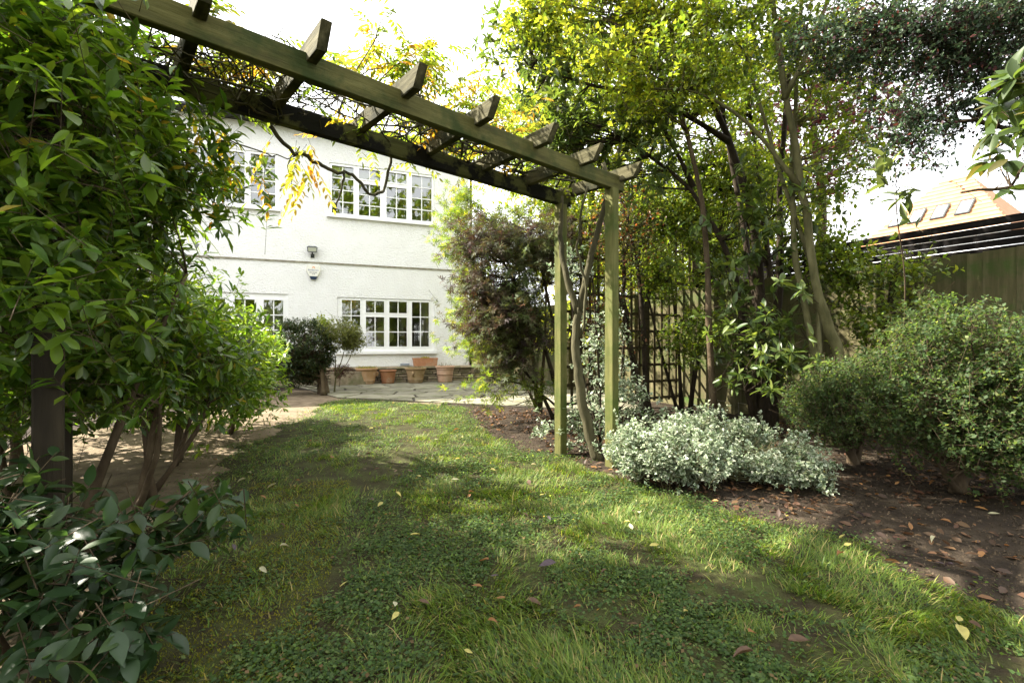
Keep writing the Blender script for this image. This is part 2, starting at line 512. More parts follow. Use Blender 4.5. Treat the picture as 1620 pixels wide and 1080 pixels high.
def unit(a):
    return a / np.maximum(np.linalg.norm(a, axis=-1, keepdims=True), 1e-9)
def rdir(n, zs=1.0):
    v = rng.normal(size=(n, 3)); v[:, 2] *= zs
    return unit(v)

def pal(n, palette, jit=0.25):
    """palette: list of (weight, rgb)"""
    w = np.array([p[0] for p in palette], float); w /= w.sum()
    c = np.array([p[1] for p in palette], float)
    k = rng.choice(len(c), size=n, p=w)
    return np.clip(c[k] * rng.uniform(1 - jit, 1 + jit, (n, 1)) * rng.uniform(0.92, 1.08, (n, 3)) * np.array([1.1, 1.0, 0.9]), 0.003, 0.9)

def leaf_arrays(P, D, Nn, L, W, tm, cols):
    V0, F0 = tm
    n, k = len(P), len(V0)
    x = unit(D)
    y = unit(np.cross(Nn, x))
    z = np.cross(x, y)
    L = np.broadcast_to(L, (n,)); W = np.broadcast_to(W, (n,))
    V = (P[:, None, :] + x[:, None, :] * (V0[None, :, 0] * L[:, None])[..., None]
         + y[:, None, :] * (V0[None, :, 1] * W[:, None])[..., None]
         + z[:, None, :] * (V0[None, :, 2] * L[:, None])[..., None]).reshape(-1, 3)
    tot = np.tile(np.array([len(f) for f in F0]), n)
    idx0 = np.array([i for f in F0 for i in f])
    idx = (np.arange(n)[:, None] * k + idx0[None, :]).ravel()
    return V, tot, idx, np.repeat(cols, k, axis=0)

def leaf_obj(name, parts, mat, parent, smooth=False):
    """parts: list of leaf_arrays results; world coords -> relative to unrotated parent"""
    off = 0; VV, TT, II, CC = [], [], [], []
    for V, t, i, c in parts:
        VV.append(V); TT.append(t); II.append(i + off); CC.append(c); off += len(V)
    V = np.concatenate(VV)
    if parent is not None:
        V = V - np.array(parent.location)[None, :]
    me = np_mesh(name, V, np.concatenate(TT), np.concatenate(II), np.concatenate(CC), smooth)
    return link(name, me, mat, parent)

def twig_arrays(O, E_, r):
    """three-sided tapering prisms from O to E_"""
    n = len(O)
    d = unit(E_ - O)
    u = unit(np.cross(d, rdir(n)))
    w = np.cross(d, u)
    V = np.zeros((n, 6, 3))
    for k in range(3):
        a = 2 * math.pi * k / 3
        o = u * math.cos(a) + w * math.sin(a)
        V[:, k] = O + o * r
        V[:, 3 + k] = E_ + o * r * 0.5
    idx0 = np.array([0, 1, 4, 3, 1, 2, 5, 4, 2, 0, 3, 5])
    idx = (np.arange(n)[:, None] * 6 + idx0[None]).ravel()
    return V.reshape(-1, 3), np.full(3 * n, 4), idx

def lobe_points(lobes, n, shell=0.55, flat_under=0.0):
    w = np.array([r[0] * r[1] + r[1] * r[2] + r[0] * r[2] for c, r in lobes]); w = w / w.sum()
    k = rng.choice(len(lobes), size=n, p=w)
    C = np.array([c for c, r in lobes], float)[k]
    Rr = np.array([r for c, r in lobes], float)[k]
    d = rdir(n)
    rad = (shell + (1 - shell) * rng.random(n) ** 0.6)[:, None]
    return C + d * Rr * rad, unit(d / Rr)

def along(tw_O, tw_D, tw_L, m, spread=0.8, fwd=0.5, up=0.2, t0=0.15, whorl=False, droop=0.0, nup=1.0):
    """leaves set along twigs; returns P, D, N"""
    n = len(tw_O)
    a = rdir(n)
    u = unit(np.cross(tw_D, a)); w = np.cross(tw_D, u)
    if whorl:
        t = 1 - whorl * rng.random((n, m)) ** 1.5
        phi = 2 * math.pi * np.arange(m)[None] / m + rng.uniform(-0.7, 0.7, (n, m))
    else:
        t = t0 + (1 - t0) * (np.arange(m)[None] + rng.uniform(0, 0.9, (n, m))) / m
        phi = 2.4 * np.arange(m)[None] + rng.uniform(0, 6.28, (n, 1)) + rng.uniform(-0.5, 0.5, (n, m))
    P = tw_O[:, None] + tw_D[:, None] * (tw_L[:, None] * t)[..., None]
    side = u[:, None] * np.cos(phi)[..., None] + w[:, None] * np.sin(phi)[..., None]
    D = tw_D[:, None] * fwd + side * spread + np.array([0, 0, up - droop])
    D = D + rng.normal(0, 0.18, D.shape)
    D = unit(D.reshape(-1, 3))
    Nn = np.array([0, 0, nup]) + rng.normal(0, 0.45, D.shape) + 0.35 * np.repeat(tw_D, m, axis=0)
    return P.reshape(-1, 3), D, Nn

def curve_pts(p0, p1, n=6, bow=0.15, up=0.0, rnd=None):
    p0, p1 = np.array(p0, float), np.array(p1, float)
    L = np.linalg.norm(p1 - p0)
    off = rng.normal(0, bow * L * 0.5, 3); off[2] += up * L
    pts = []
    ph = rng.uniform(0, 6.28)
    for i in range(n + 1):
        t = i / n
        q = p0 * (1 - t) + p1 * t + off * (4 * t * (1 - t)) * 0.5 + 0.03 * L * math.sin(t * 7 + ph) * off / max(np.linalg.norm(off), 1e-6) * (t * (1 - t) * 4)
        pts.append(tuple(q))
    return pts

def plant(name, label, cat, base, stems, lobes, clumps=60, twigs=900, twig_len=(0.12, 0.25), leaves=7, leaf=(0.06, 0.03),
          tm='diam', palette=None, mat='leaf', bark='bark_brown', spread=0.25, shell=0.55, up=0.35, outw=0.8, rnd=0.5,
          whorl=False, fwd=0.5, droop=0.0, group=None, branch_r=0.012, twig_r=0.0022, smooth=False, jit=0.25,
          clump_pal=None, under=None, nup=1.0, stem_sides=7, leaf_spread=0.8, branches=True, keep=None, edge_pal=None, split=0):
    """a shrub or tree: stems = [(points, r0, r1)], lobes = [(centre, radii)] in world metres"""
    root = thing(name, base, label, cat, group)
    bl = np.array(base, float)
    # trunk
    stem_pts = []
    if stems:
        mb = MB()
        for pts, r0, r1 in stems:
            pp = [np.array(p, float) for p in pts]
            fine = []
            for a, b in zip(pp[:-1], pp[1:]):
                for t in np.linspace(0, 1, 4)[:-1]:
                    fine.append(a * (1 - t) + b * t)
            fine.append(pp[-1])
            fine = np.array(fine)
            sm = fine.copy()
            for _ in range(2):
                sm[1:-1] = 0.25 * sm[:-2] + 0.5 * sm[1:-1] + 0.25 * sm[2:]
            sm[1:-1] += rng.normal(0, r0 * 0.14, sm[1:-1].shape)
            n = len(sm)
            rr = [(r0 + (r1 - r0) * (i / (n - 1)) ** 0.8) * random.uniform(0.9, 1.1) for i in range(n)]
            rr[0] = r0 * 1.3
            mb.tube([tuple(p - bl) for p in sm], rr, stem_sides)
            stem_pts += [(p, r) for p, r in zip(sm, rr)]
        mb.build('trunk', M[bark], root, smooth=True)
    # clumps and twigs
    cc, co = lobe_points(lobes, clumps, shell)
    if stem_pts and branches:
        mb = MB()
        sp = np.array([p for p, r in stem_pts])
        for c in cc:
            dd = np.linalg.norm(sp - c, axis=1) + 1.2 * np.maximum(0, sp[:, 2] - c[2] + 0.05)
            k = int(np.argmin(dd))
            r = min(branch_r, stem_pts[k][1] * 0.7)
            mb.tube([tuple(np.array(q) - bl) for q in curve_pts(sp[k], c, 5, 0.22, -0.03)], [r * (1 - 0.8 * i / 5) for i in range(6)], 4)
        tag(mb.build('branch', M[bark], root, smooth=True), kind='stuff')
    k = rng.integers(0, clumps, twigs)
    tips = cc[k] + rng.normal(0, spread, (twigs, 3)) * np.array([1, 1, 0.8])
    ctr = np.array(lobes[0][0], float)
    D = unit(co[k] * outw + np.array([0, 0, up]) + rng.normal(0, rnd, (twigs, 3)))
    Ln = rng.uniform(*twig_len, twigs)
    O = tips - D * Ln[:, None]
    if keep is not None:
        kp = keep(tips)
        O, D, Ln, k = O[kp], D[kp], Ln[kp], k[kp]
    low = (O[:, 2] + np.minimum(D[:, 2], 0) * Ln) > 0.02
    O, D, Ln, k = O[low], D[low], Ln[low], k[low]
    if twig_r > 0:
        V, t, i = twig_arrays(O - D * Ln[:, None] * 0.3, O + D * Ln[:, None], twig_r)
        tag(link('twig', np_mesh('twig', V - bl, t, i), M[bark], root), kind='stuff')
    P, LD, LN = along(O, D, Ln, leaves, leaf_spread, fwd, 0.1, whorl=whorl, droop=droop, nup=nup)
    ok = P[:, 2] > 0.015
    kk = np.repeat(k, leaves)[ok]
    P, LD, LN = P[ok], LD[ok], LN[ok]
    n = len(P)
    c = pal(n, palette, jit)
    if clump_pal is not None:
        cm = pal(clumps, clump_pal, 0.1)
        c = 0.45 * c + 0.55 * cm[kk] * rng.uniform(0.8, 1.2, (n, 1))
    s = rng.uniform(0.5, 1.2, n)
    if split:                                                        # the leaves that show largest are parts of their own
        order = np.argsort(np.linalg.norm(P - np.array([0, 0, 0.95]), axis=1) + 10 * (np.abs(P[:, 0]) > 1.12 * P[:, 1]))
        pick, rest = order[:split], order[split:]
        lib = []
        for q in range(6):
            V0, F0 = T.get(tm + '_hi', T[tm])
            me = np_mesh('leaf', V0, np.array([len(f) for f in F0]), np.array([v for f in F0 for v in f]), np.tile(pal(1, palette, jit), (len(V0), 1)), True)
            me.materials.append(M[mat]); lib.append(me)
        for j in pick:
            x_ = Vector(LD[j]).normalized(); y_ = Vector(LN[j]).cross(x_).normalized(); z_ = x_.cross(y_)
            mw = Matrix((x_ * leaf[0] * s[j], y_ * leaf[1] * s[j], z_ * leaf[0] * s[j])).transposed().to_4x4()
            mw.translation = Vector(P[j] - bl)
            o = bpy.data.objects.new('leaf', lib[random.randrange(6)]); COL.objects.link(o); o.parent = root; o.matrix_basis = mw
        if len(rest) == 0: return root
        P, LD, LN, c, s = P[rest], LD[rest], LN[rest], c[rest], s[rest]; n = len(P)
    arr = leaf_arrays(P, LD, LN, leaf[0] * s, leaf[1] * s * rng.uniform(0.85, 1.15, n), T[tm], c)
    if edge_pal is not None:                                         # cream margins
        e = np.abs(T[tm][0][:, 1]) > 0.1
        ec = arr[3].reshape(n, -1, 3)
        ec[:, e] = pal(n, edge_pal, 0.2)[:, None, :]
        ec[:, -1] = ec[:, 1]
    tag(leaf_obj('crown', [arr], M[mat], root, smooth), kind='stuff')
    return root

# ------------------------------------------------------------------ ground, beds, lawn
gm = MB().add([(-60, -40, 0), (60, -40, 0), (60, 80, 0), (-60, 80, 0)], [(0, 1, 2, 3)])
g = gm.build('ground', M['soil'])
tag(g, 'dark bare garden soil', 'ground', kind='structure')

LAWN = [(-1.25, 0.2), (-1.18, 1.3), (-1.36, 1.75), (-1.75, 2.5), (-2.22, 3.4), (-2.55, 4.4), (-2.62, 5.2), (-2.66, 6.1), (-3.0, 7.3),
        (-3.05, 8.15), (-2.1, 7.78), (-0.95, 7.33), (-0.72, 6.9), (-0.58, 6.2), (-0.28, 5.0), (0.12, 4.25), (0.62, 3.45), (0.95, 2.9),
        (1.3, 2.5), (1.53, 2.15), (1.62, 1.85), (1.9, 1.6), (2.6, 1.15), (2.8, 0.2)]
LP = np.array(LAWN)
def inside(x, y, poly):
    c = np.zeros(len(x), bool)
    n = len(poly)
    for i in range(n):
        x0, y0 = poly[i]; x1, y1 = poly[(i + 1) % n]
        cond = ((y0 > y) != (y1 > y))
        xi = (x1 - x0) * (y - y0) / (y1 - y0 + 1e-12) + x0
        c ^= cond & (x < xi)
    return c
def edge_dist(x, y, poly):
    d = np.full(len(x), 9e9)
    n = len(poly)
    for i in range(n):
        a = np.array(poly[i]); b = np.array(poly[(i + 1) % n])
        ab = b - a
        t = np.clip(((x - a[0]) * ab[0] + (y - a[1]) * ab[1]) / (ab @ ab), 0, 1)
        d = np.minimum(d, np.hypot(x - a[0] - t * ab[0], y - a[1] - t * ab[1]))
    return d
def sheet(name, x0, x1, y0, y1, step, hfun, mat, mask=None):
    xs = np.arange(x0, x1 + step / 2, step); ys = np.arange(y0, y1 + step / 2, step)
    X, Y = np.meshgrid(xs, ys)
    Z = hfun(X.ravel(), Y.ravel())
    V = np.stack([X.ravel(), Y.ravel(), Z], 1)
    nx, ny = len(xs), len(ys)
    i, j = np.meshgrid(np.arange(nx - 1), np.arange(ny - 1))
    q = (j * nx + i).ravel()
    F = np.stack([q, q + 1, q + 1 + nx, q + nx], 1)
    if mask is not None:
        cx = (X.ravel()[F]).mean(1); cy = (Y.ravel()[F]).mean(1)
        F = F[mask(cx, cy)]
    me = np_mesh(name, V, np.full(len(F), 4), F.ravel(), None, True)
    return link(name, me, mat)
def signed(x, y):
    d = edge_dist(x, y, LAWN)
    return np.where(inside(x, y, LAWN), d, -d) - (0.07 * (fbm(x, y, 4.0) - 0.5) * 2 + 0.42 * (fbm(x + 31, y, 2.0) - 0.5))
def sunk(x, y, h):
    k = np.clip((-signed(x, y) - 0.0) / 0.12, 0, 1)
    return 0.004 + (h - 0.004) * k
def lawn_h(x, y):
    return 0.014 + 0.018 * (fbm(x, y, 1.6) - 0.5) - 0.011 * np.clip(1 - lawn_in(x, y) / 0.12, 0, 1)
def lawn_in(x, y):
    return np.maximum(0, signed(x, y))
def lawn_mask(x, y):
    e = 0.07 * (fbm(x, y, 4.0) - 0.5) * 2 + 0.42 * (fbm(x + 31, y, 2.0) - 0.5)
    i = inside(x, y, LAWN); d = edge_dist(x, y, LAWN)
    return np.where(i, d, -d) > e
lawn = sheet('lawn', -3.4, 3.0, 0.2, 8.3, 0.05, lawn_h, M['turf'], lambda x, y: signed(x, y) > -0.06)
tag(lawn, 'shaded lawn of grass and small weeds', 'lawn', kind='structure')
def bed_h(x, y):
    return sunk(x, y, 0.006 + 0.05 * np.maximum(0, fbm(x, y, 3.0) - 0.35) + 0.012 * NZ3(x, y, 18))
bed = sheet('soil_bed', -0.95, 4.4, 0.4, 7.6, 0.05, bed_h, M['soil'],
            lambda x, y: (signed(x, y) < 0.2) & ((y < 7.05 - 0.39 * x) | (x > 1.95)))
tag(bed, 'dark planting bed strewn with dead leaves', 'soil', kind='structure')
bed2 = sheet('soil_strip', -4.6, -1.1, 0.3, 9.6, 0.06, lambda x, y: sunk(x, y, 0.005 + 0.03 * np.maximum(0, fbm(x, y, 3.0) - 0.4) + 0.008 * NZ3(x, y, 20)), M['soil_dry'],
             lambda x, y: (signed(x, y) < 0.2) & (x < -0.96))
tag(bed2, 'pale dry soil along the left side of the lawn', 'soil', kind='structure')

# grass and lawn weeds (uncountable)
def scatter_lawn(n, pw=1.0):
    u = rng.random(n)
    y = 1.15 * (8.2 / 1.15) ** u if pw == 1 else 1.15 + (8.2 - 1.15) * u ** 1.3
    x = rng.uniform(-3.3, 2.8, n)
    sg = signed(x, y)
    m = (np.abs(x) < 1.16 * y + 0.3) & (rng.random(n) < np.clip((sg + 0.30) / 0.55, 0, 1) ** 1.7) & (y < 7.9 - 0.39 * (x + 2.4))
    return x[m], y[m]
x, y = scatter_lawn(1000000)
tuft = fbm(x, y, 1.7) * 0.6 + 0.4 * NZ2(x, y, 6.5)
left_bias = np.clip((-x - 0.1) * 0.14, -0.12, 0.14) - np.clip((y - 5.2) * 0.10, 0, 0.30) + 0.05 * (y < 2.2)
worn = np.clip((fbm(x + 9, y + 4, 2.1) - 0.30) * 8, 0.06, 1) * np.clip((fbm(x - 17, y + 40, 3.6) - 0.28) * 7, 0.15, 1)
pr = np.clip((tuft - 0.40 - left_bias) * 2.8, 0.12, 1) * worn
sel = rng.random(len(x)) < pr * 0.62
gx, gy, gt = x[sel], y[sel], tuft[sel]
n = len(gx)
if n > 135000:
    q = rng.permutation(n)[:135000]; gx, gy, gt = gx[q], gy[q], gt[q]; n = 135000
P = np.stack([gx, gy, lawn_h(gx, gy) - 0.003], 1)
cl = 6.28 * NZ3(gx, gy, 2.2) * 2
az = cl + rng.normal(0, 0.9, n)
tilt = rng.uniform(0.25, 1.15, n)
D = np.stack([np.cos(az) * tilt, np.sin(az) * tilt, np.ones(n)], 1)
Nn = np.stack([-np.cos(az), -np.sin(az), tilt], 1) + rng.normal(0, 0.15, (n, 3))
Lg = rng.uniform(0.02, 0.058, n) * (0.65 + 1.1 * np.clip(gt - 0.35, 0, 1)) * (1 + 0.8 * (rng.random(n) > 0.94))
Lg *= np.clip((signed(gx, gy) + 0.2) / 0.35, 0.4, 1)
cols = pal(n, [(5, (0.085, 0.148, 0.020)), (3, (0.11, 0.178, 0.025)), (1.6, (0.155, 0.19, 0.04)), (1.3, (0.25, 0.22, 0.10)), (2.5, (0.052, 0.10, 0.016))], 0.25)
grass = leaf_obj('grass', [leaf_arrays(P, D, Nn, Lg, rng.uniform(0.0022, 0.004, n) * (1 + 0.12 * gy), T['blade'], cols)], M['grass'], None)
tag(grass, 'uneven tufts of green grass blades growing on the lawn', 'grass', kind='stuff')

x, y = scatter_lawn(620000)
wd = fbm(x, y, 1.7) * 0.6 + 0.4 * NZ2(x, y, 6.5)
bare = fbm(x + 9, y + 4, 2.1)
pr = np.clip((0.58 - wd) * 4.0, 0.10, 1) * np.clip((bare - 0.30) * 8, 0.10, 1) * np.clip((fbm(x - 17, y + 40, 3.6) - 0.25) * 6, 0.25, 1)
sel = rng.random(len(x)) < pr
gx, gy = x[sel], y[sel]
q = rng.permutation(len(gx))[:95000]; gx, gy = gx[q], gy[q]; n = len(gx)
hz = rng.uniform(0.002, 0.026, n) * (0.5 + fbm(gx, gy, 6.0))
P = np.stack([gx, gy, lawn_h(gx, gy) + hz], 1)
D = rdir(n, 0.25); D[:, 2] += 0.12
Nn = np.array([0, 0, 1.0]) + rng.normal(0, 0.35, (n, 3))
cols = pal(n, [(5, (0.048, 0.094, 0.03)), (3, (0.068, 0.122, 0.038)), (2, (0.033, 0.066, 0.025)), (1.4, (0.11, 0.165, 0.06)), (0.5, (0.14, 0.105, 0.055))], 0.25)
s = rng.uniform(0.006, 0.016, n) * (1 + 0.07 * gy)
weeds = leaf_obj('lawn_weeds', [leaf_arrays(P, D, Nn, s, s * 0.8, T['quad'], cols)], M['leaf_soft'], None)
tag(weeds, 'low mat of tiny round weed leaves between the grass tufts', 'weeds', kind='stuff')

# moss on the left edge of the lawn
n = 26000
x = rng.uniform(-1.7, -0.5, n); y = rng.uniform(1.15, 3.2, n)
m = (fbm(x, y, 2.4) > 0.45) & (np.abs(x + 0.95 + 0.28 * (y - 1.3)) < 0.38)
x, y = x[m], y[m]; n = len(x)
P = np.stack([x, y, 0.012 + rng.uniform(0, 0.012, n)], 1)
D = rdir(n); D[:, 2] = np.abs(D[:, 2]) + 0.5
s = rng.uniform(0.006, 0.012, n)
moss = leaf_obj('moss', [leaf_arrays(P, D, rdir(n), s, s * 0.5, T['quad'], pal(n, [(3, (0.10, 0.125, 0.018)), (2, (0.14, 0.15, 0.025))], 0.25))], M['leaf_soft'], None)
tag(moss, 'yellow green moss at the shaded lawn edge by the shrubs', 'moss', kind='stuff')

# ------------------------------------------------------------------ patio of crazy paving
PATIO = [(-3.05, 8.2), (1.9, 6.35), (1.9, 13.05), (-4.9, 10.55)]
pm = MB().prism(PATIO, 0.004, 0.022).build('patio', M['mortar'])
tag(pm, 'sunlit crazy paved patio in front of the house', 'patio', kind='structure')
def clip_poly(poly, a, b_, c):
    out = []
    n = len(poly)
    for i in range(n):
        p, q = poly[i], poly[(i + 1) % n]
        dp = a * p[0] + b_ * p[1] - c; dq = a * q[0] + b_ * q[1] - c
        if dp <= 0: out.append(p)
        if (dp < 0 < dq) or (dq < 0 < dp):
            t = dp / (dp - dq)
            out.append((p[0] + t * (q[0] - p[0]), p[1] + t * (q[1] - p[1])))
    return out
seeds = []
for gx_ in np.arange(-5, 2.2, 0.62):
    for gy_ in np.arange(6.2, 13.3, 0.55):
        seeds.append((gx_ + random.uniform(-0.27, 0.27), gy_ + random.uniform(-0.24, 0.24)))
for i, s in enumerate(seeds):
    poly = list(PATIO)
    for j, q in enumerate(seeds):
        if i == j or abs(s[0] - q[0]) + abs(s[1] - q[1]) > 3: continue
        dx, dy = q[0] - s[0], q[1] - s[1]
        l = math.hypot(dx, dy)
        mx, my = (s[0] + q[0]) / 2, (s[1] + q[1]) / 2
        poly = clip_poly(poly, dx / l, dy / l, (dx * mx + dy * my) / l - 0.016)
        if len(poly) < 3: break
    if len(poly) < 3: continue
    ar = 0.5 * abs(sum(poly[k][0] * poly[(k + 1) % len(poly)][1] - poly[(k + 1) % len(poly)][0] * poly[k][1] for k in range(len(poly))))
    if ar < 0.03: continue
    cx = sum(p[0] for p in poly) / len(poly); cy = sum(p[1] for p in poly) / len(poly)
    jag = [((p[0] - cx) * random.uniform(0.95, 1.0), (p[1] - cy) * random.uniform(0.95, 1.0)) for p in poly]
    h = random.uniform(0.034, 0.042)
    n = len(jag)
    mb = MB()
    top = [(p[0] * 0.975, p[1] * 0.975, h - 0.02) for p in jag]
    lowr = [(p[0], p[1], h - 0.026) for p in jag]
    bot = [(p[0], p[1], 0) for p in jag]
    mb.add(bot + lowr + top, [tuple(range(2 * n, 3 * n))] + [(k, (k + 1) % n, n + (k + 1) % n, n + k) for k in range(n)]
           + [(n + k, n + (k + 1) % n, 2 * n + (k + 1) % n, 2 * n + k) for k in range(n)])
    mb.build('paving_slab', M['paving'], pm, (cx, cy, 0.02))

# ------------------------------------------------------------------ white house
HA = R(20.4)
HL = Vector((-0.988, 12.43, 0))
def hw(s, y, z):            # house local -> world
    return Vector((HL.x + s * math.cos(HA) - y * math.sin(HA), HL.y + s * math.sin(HA) + y * math.cos(HA), z))
house = thing('white_house', HL, 'two storey white roughcast house with white cottage windows behind the patio', 'house', rz=HA)

def holed(mb, x0, x1, z0, z1, holes, y0, y1):
    xs = sorted({x0, x1, *[h[0] for h in holes], *[h[1] for h in holes]})
    zs = sorted({z0, z1, *[h[2] for h in holes], *[h[3] for h in holes]})
    for i in range(len(xs) - 1):
        for j in range(len(zs) - 1):
            cx, cz = (xs[i] + xs[i + 1]) / 2, (zs[j] + zs[j + 1]) / 2
            if any(h[0] < cx < h[1] and h[2] < cz < h[3] for h in holes): continue
            a, b, c, d = xs[i], xs[i + 1], zs[j], zs[j + 1]
            mb.add([(a, y0, c), (b, y0, c), (b, y0, d), (a, y0, d)], [(0, 1, 2, 3)])
            mb.add([(a, y1, c), (b, y1, c), (b, y1, d), (a, y1, d)], [(3, 2, 1, 0)])
    for a, b, c, d in holes:
        mb.add([(a, y0, c), (b, y0, c), (b, y1, c), (a, y1, c)], [(0, 1, 2, 3)])
        mb.add([(a, y0, d), (b, y0, d), (b, y1, d), (a, y1, d)], [(3, 2, 1, 0)])
        mb.add([(a, y0, c), (a, y0, d), (a, y1, d), (a, y1, c)], [(3, 2, 1, 0)])
        mb.add([(b, y0, c), (b, y0, d), (b, y1, d), (b, y1, c)], [(0, 1, 2, 3)])
    mb.add([(x0, y0, z0), (x1, y0, z0), (x1, y1, z0), (x0, y1, z0)], [(0, 3, 2, 1)])
    mb.add([(x0, y0, z1), (x1, y0, z1), (x1, y1, z1), (x0, y1, z1)], [(0, 1, 2, 3)])
    mb.add([(x1, y0, z0), (x1, y1, z0), (x1, y1, z1), (x1, y0, z1)], [(0, 1, 2, 3)])
    mb.add([(x0, y0, z0), (x0, y1, z0), (x0, y1, z1), (x0, y0, z1)], [(3, 2, 1, 0)])
    return mb
XR = -0.176; XL = -10.0
WIN = {
 'ground_main': dict(o=(-3.422, -1.083, 0.765, 2.095), l=[(-3.318, -2.898, [(0.903, 2.03, 2, 3)]), (-2.765, -2.33, [(0.903, 1.632, 2, 2), (1.741, 2.03, 2, 1)]),
                    (-2.207, -1.773, [(0.903, 1.632, 2, 2), (1.741, 2.03, 2, 1)]), (-1.647, -1.214, [(0.903, 2.03, 2, 3)])], y=0.03),
 'ground_side': dict(o=(-6.30, -4.496, 0.42, 2.12), l=[(-5.001, -4.597, [(0.6, 1.975, 2, 4)]), (-5.585, -5.185, [(0.6, 1.975, 2, 4)]), (-6.17, -5.77, [(0.6, 1.975, 2, 4)])], y=0.03),
 'upper_main': dict(o=(-3.606, -1.088, 4.03, 5.295), l=[(-3.545, -3.055, [(4.10, 5.235, 2, 4)]), (-2.93, -2.43, [(4.10, 4.87, 2, 3), (4.99, 5.235, 2, 1)]),
                    (-2.28, -1.79, [(4.10, 4.87, 2, 3), (4.99, 5.235, 2, 1)]), (-1.655, -1.155, [(4.10, 5.235, 2, 4)])], y=-0.01),
 'upper_side': dict(o=(-7.18, -4.70, 4.05, 5.33), l=[(-5.26, -4.76, [(4.12, 5.27, 2, 4)]), (-5.88, -5.38, [(4.12, 5.27, 2, 4)]), (-6.50, -6.0, [(4.12, 5.27, 2, 4)]), (-7.12, -6.62, [(4.12, 5.27, 2, 4)])], y=-0.01),
}
lower_h = [WIN['ground_main']['o'], WIN['ground_side']['o']]
upper_h = [WIN['upper_main']['o'], WIN['upper_side']['o']]
holed(MB(), XL, XR, 0.0, 2.87, lower_h, 0.0, 0.22).build('wall', M['render'], house)
holed(MB(), XL, XR, 2.90, 5.98, upper_h, -0.032, 0.22).build('wall', M['render'], house)
MB().box(XL, XR + 0.004, -0.022, 0.2, 2.868, 2.902).build('drip_ledge', M['drip'], house)
MB().box(XR - 0.25, XR - 0.003, 0.225, 7.5, 0.0, 5.98).build('side_wall', M['render'], house)
MB().box(XL, XR, 7.5, 7.7, 0.0, 5.98).build('back_wall', M['render'], house)
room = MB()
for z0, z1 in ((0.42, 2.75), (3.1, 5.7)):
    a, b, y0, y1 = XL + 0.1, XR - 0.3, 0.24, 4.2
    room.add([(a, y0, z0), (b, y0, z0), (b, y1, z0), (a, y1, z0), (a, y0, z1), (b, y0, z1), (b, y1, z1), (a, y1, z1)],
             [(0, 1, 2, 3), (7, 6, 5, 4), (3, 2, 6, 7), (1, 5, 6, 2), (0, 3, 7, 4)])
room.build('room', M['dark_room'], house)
rf = MB()
e = 0.28
rx0, rx1, ry0, ry1, rz0 = XL - e, XR + e, -0.032 - e, 7.9, 6.06
rr_ = 3.9 * math.tan(R(19))
rf.add([(rx0, ry0, rz0), (rx1, ry0, rz0), (rx1, ry1, rz0), (rx0, ry1, rz0), (rx0 + 4.1, 3.8, rz0 + rr_), (rx1 - 4.1, 3.8, rz0 + rr_)],
       [(0, 1, 5, 4), (1, 2, 5), (2, 3, 4, 5), (3, 0, 4), (3, 2, 1, 0)])
roof = rf.build('roof', M['slate'], house)
MB().box(rx0, rx1, ry0 + 0.03, -0.034, 5.985, 6.055).build('fascia', M['gutter'], house)
gt_ = MB(); gt_.tube([(rx0, ry0 - 0.03, 6.02), (rx1, ry0 - 0.03, 6.02)], 0.055, 10)
gt_.build('gutter', M['gutter'], house, smooth=True)
dp = MB(); dp.tube([(XR + 0.06, -0.02, 0.40), (XR + 0.06, -0.02, 5.9)], 0.036, 10)
dp.build('downpipe', M['gutter'], house, smooth=True)

def window(spec):
    x0, x1, z0, z1 = spec['o']; y = spec['y']
    holes = [(a, b, c, d) for a, b, pan in spec['l'] for c, d, _, _ in pan]
    mb = holed(MB(), x0 + 0.003, x1 - 0.003, z0 + 0.003, z1 - 0.003, holes, y, y + 0.06)
    for a, b, pan in spec['l']:
        for c, d, nc, nr in pan:                                   # sash rims and glazing bars
            w = 0.028
            mb.box(a - w, b + w, y - 0.012, y - 0.002, d, d + w); mb.box(a - w, b + w, y - 0.012, y - 0.002, c - w, c)
            mb.box(a - w, a, y - 0.011, y - 0.002, c, d); mb.box(b, b + w, y - 0.011, y - 0.002, c, d)
            for k in range(1, nc):
                xx = a + (b - a) * k / nc
                mb.box(xx - 0.011, xx + 0.011, y + 0.008, y + 0.045, c, d)
            for k in range(1, nr):
                zz = c + (d - c) * k / nr
                mb.box(a, b, y + 0.011, y + 0.042, zz - 0.011, zz + 0.011)
    wo = mb.build('window', M['white_paint'], house)
    MB().box(x0 - 0.05, x1 + 0.05, y - 0.10, y - 0.013, z0 - 0.045, z0 + 0.02).build('sill', M['white_paint'], wo)
    for a, b, pan in spec['l']:
        for c, d, nc, nr in pan:
            for i in range(nc):
                for j in range(nr):
                    pa, pb = a + (b - a) * i / nc + 0.001, a + (b - a) * (i + 1) / nc - 0.001
                    pc, pd = c + (d - c) * j / nr + 0.001, c + (d - c) * (j + 1) / nr - 0.001
                    hx, hz_ = (pb - pa) / 2, (pd - pc) / 2
                    pn = MB().add([(-hx, 0, -hz_), (hx, 0, -hz_), (hx, 0, hz_), (-hx, 0, hz_)], [(0, 1, 2, 3)])
                    p = pn.build('pane', M['glass'], wo, ((pa + pb) / 2, y + 0.026, (pc + pd) / 2))
                    p.rotation_euler = (random.uniform(-0.006, 0.006), 0, random.uniform(-0.006, 0.006))
    return wo
for sp in WIN.values(): window(sp)

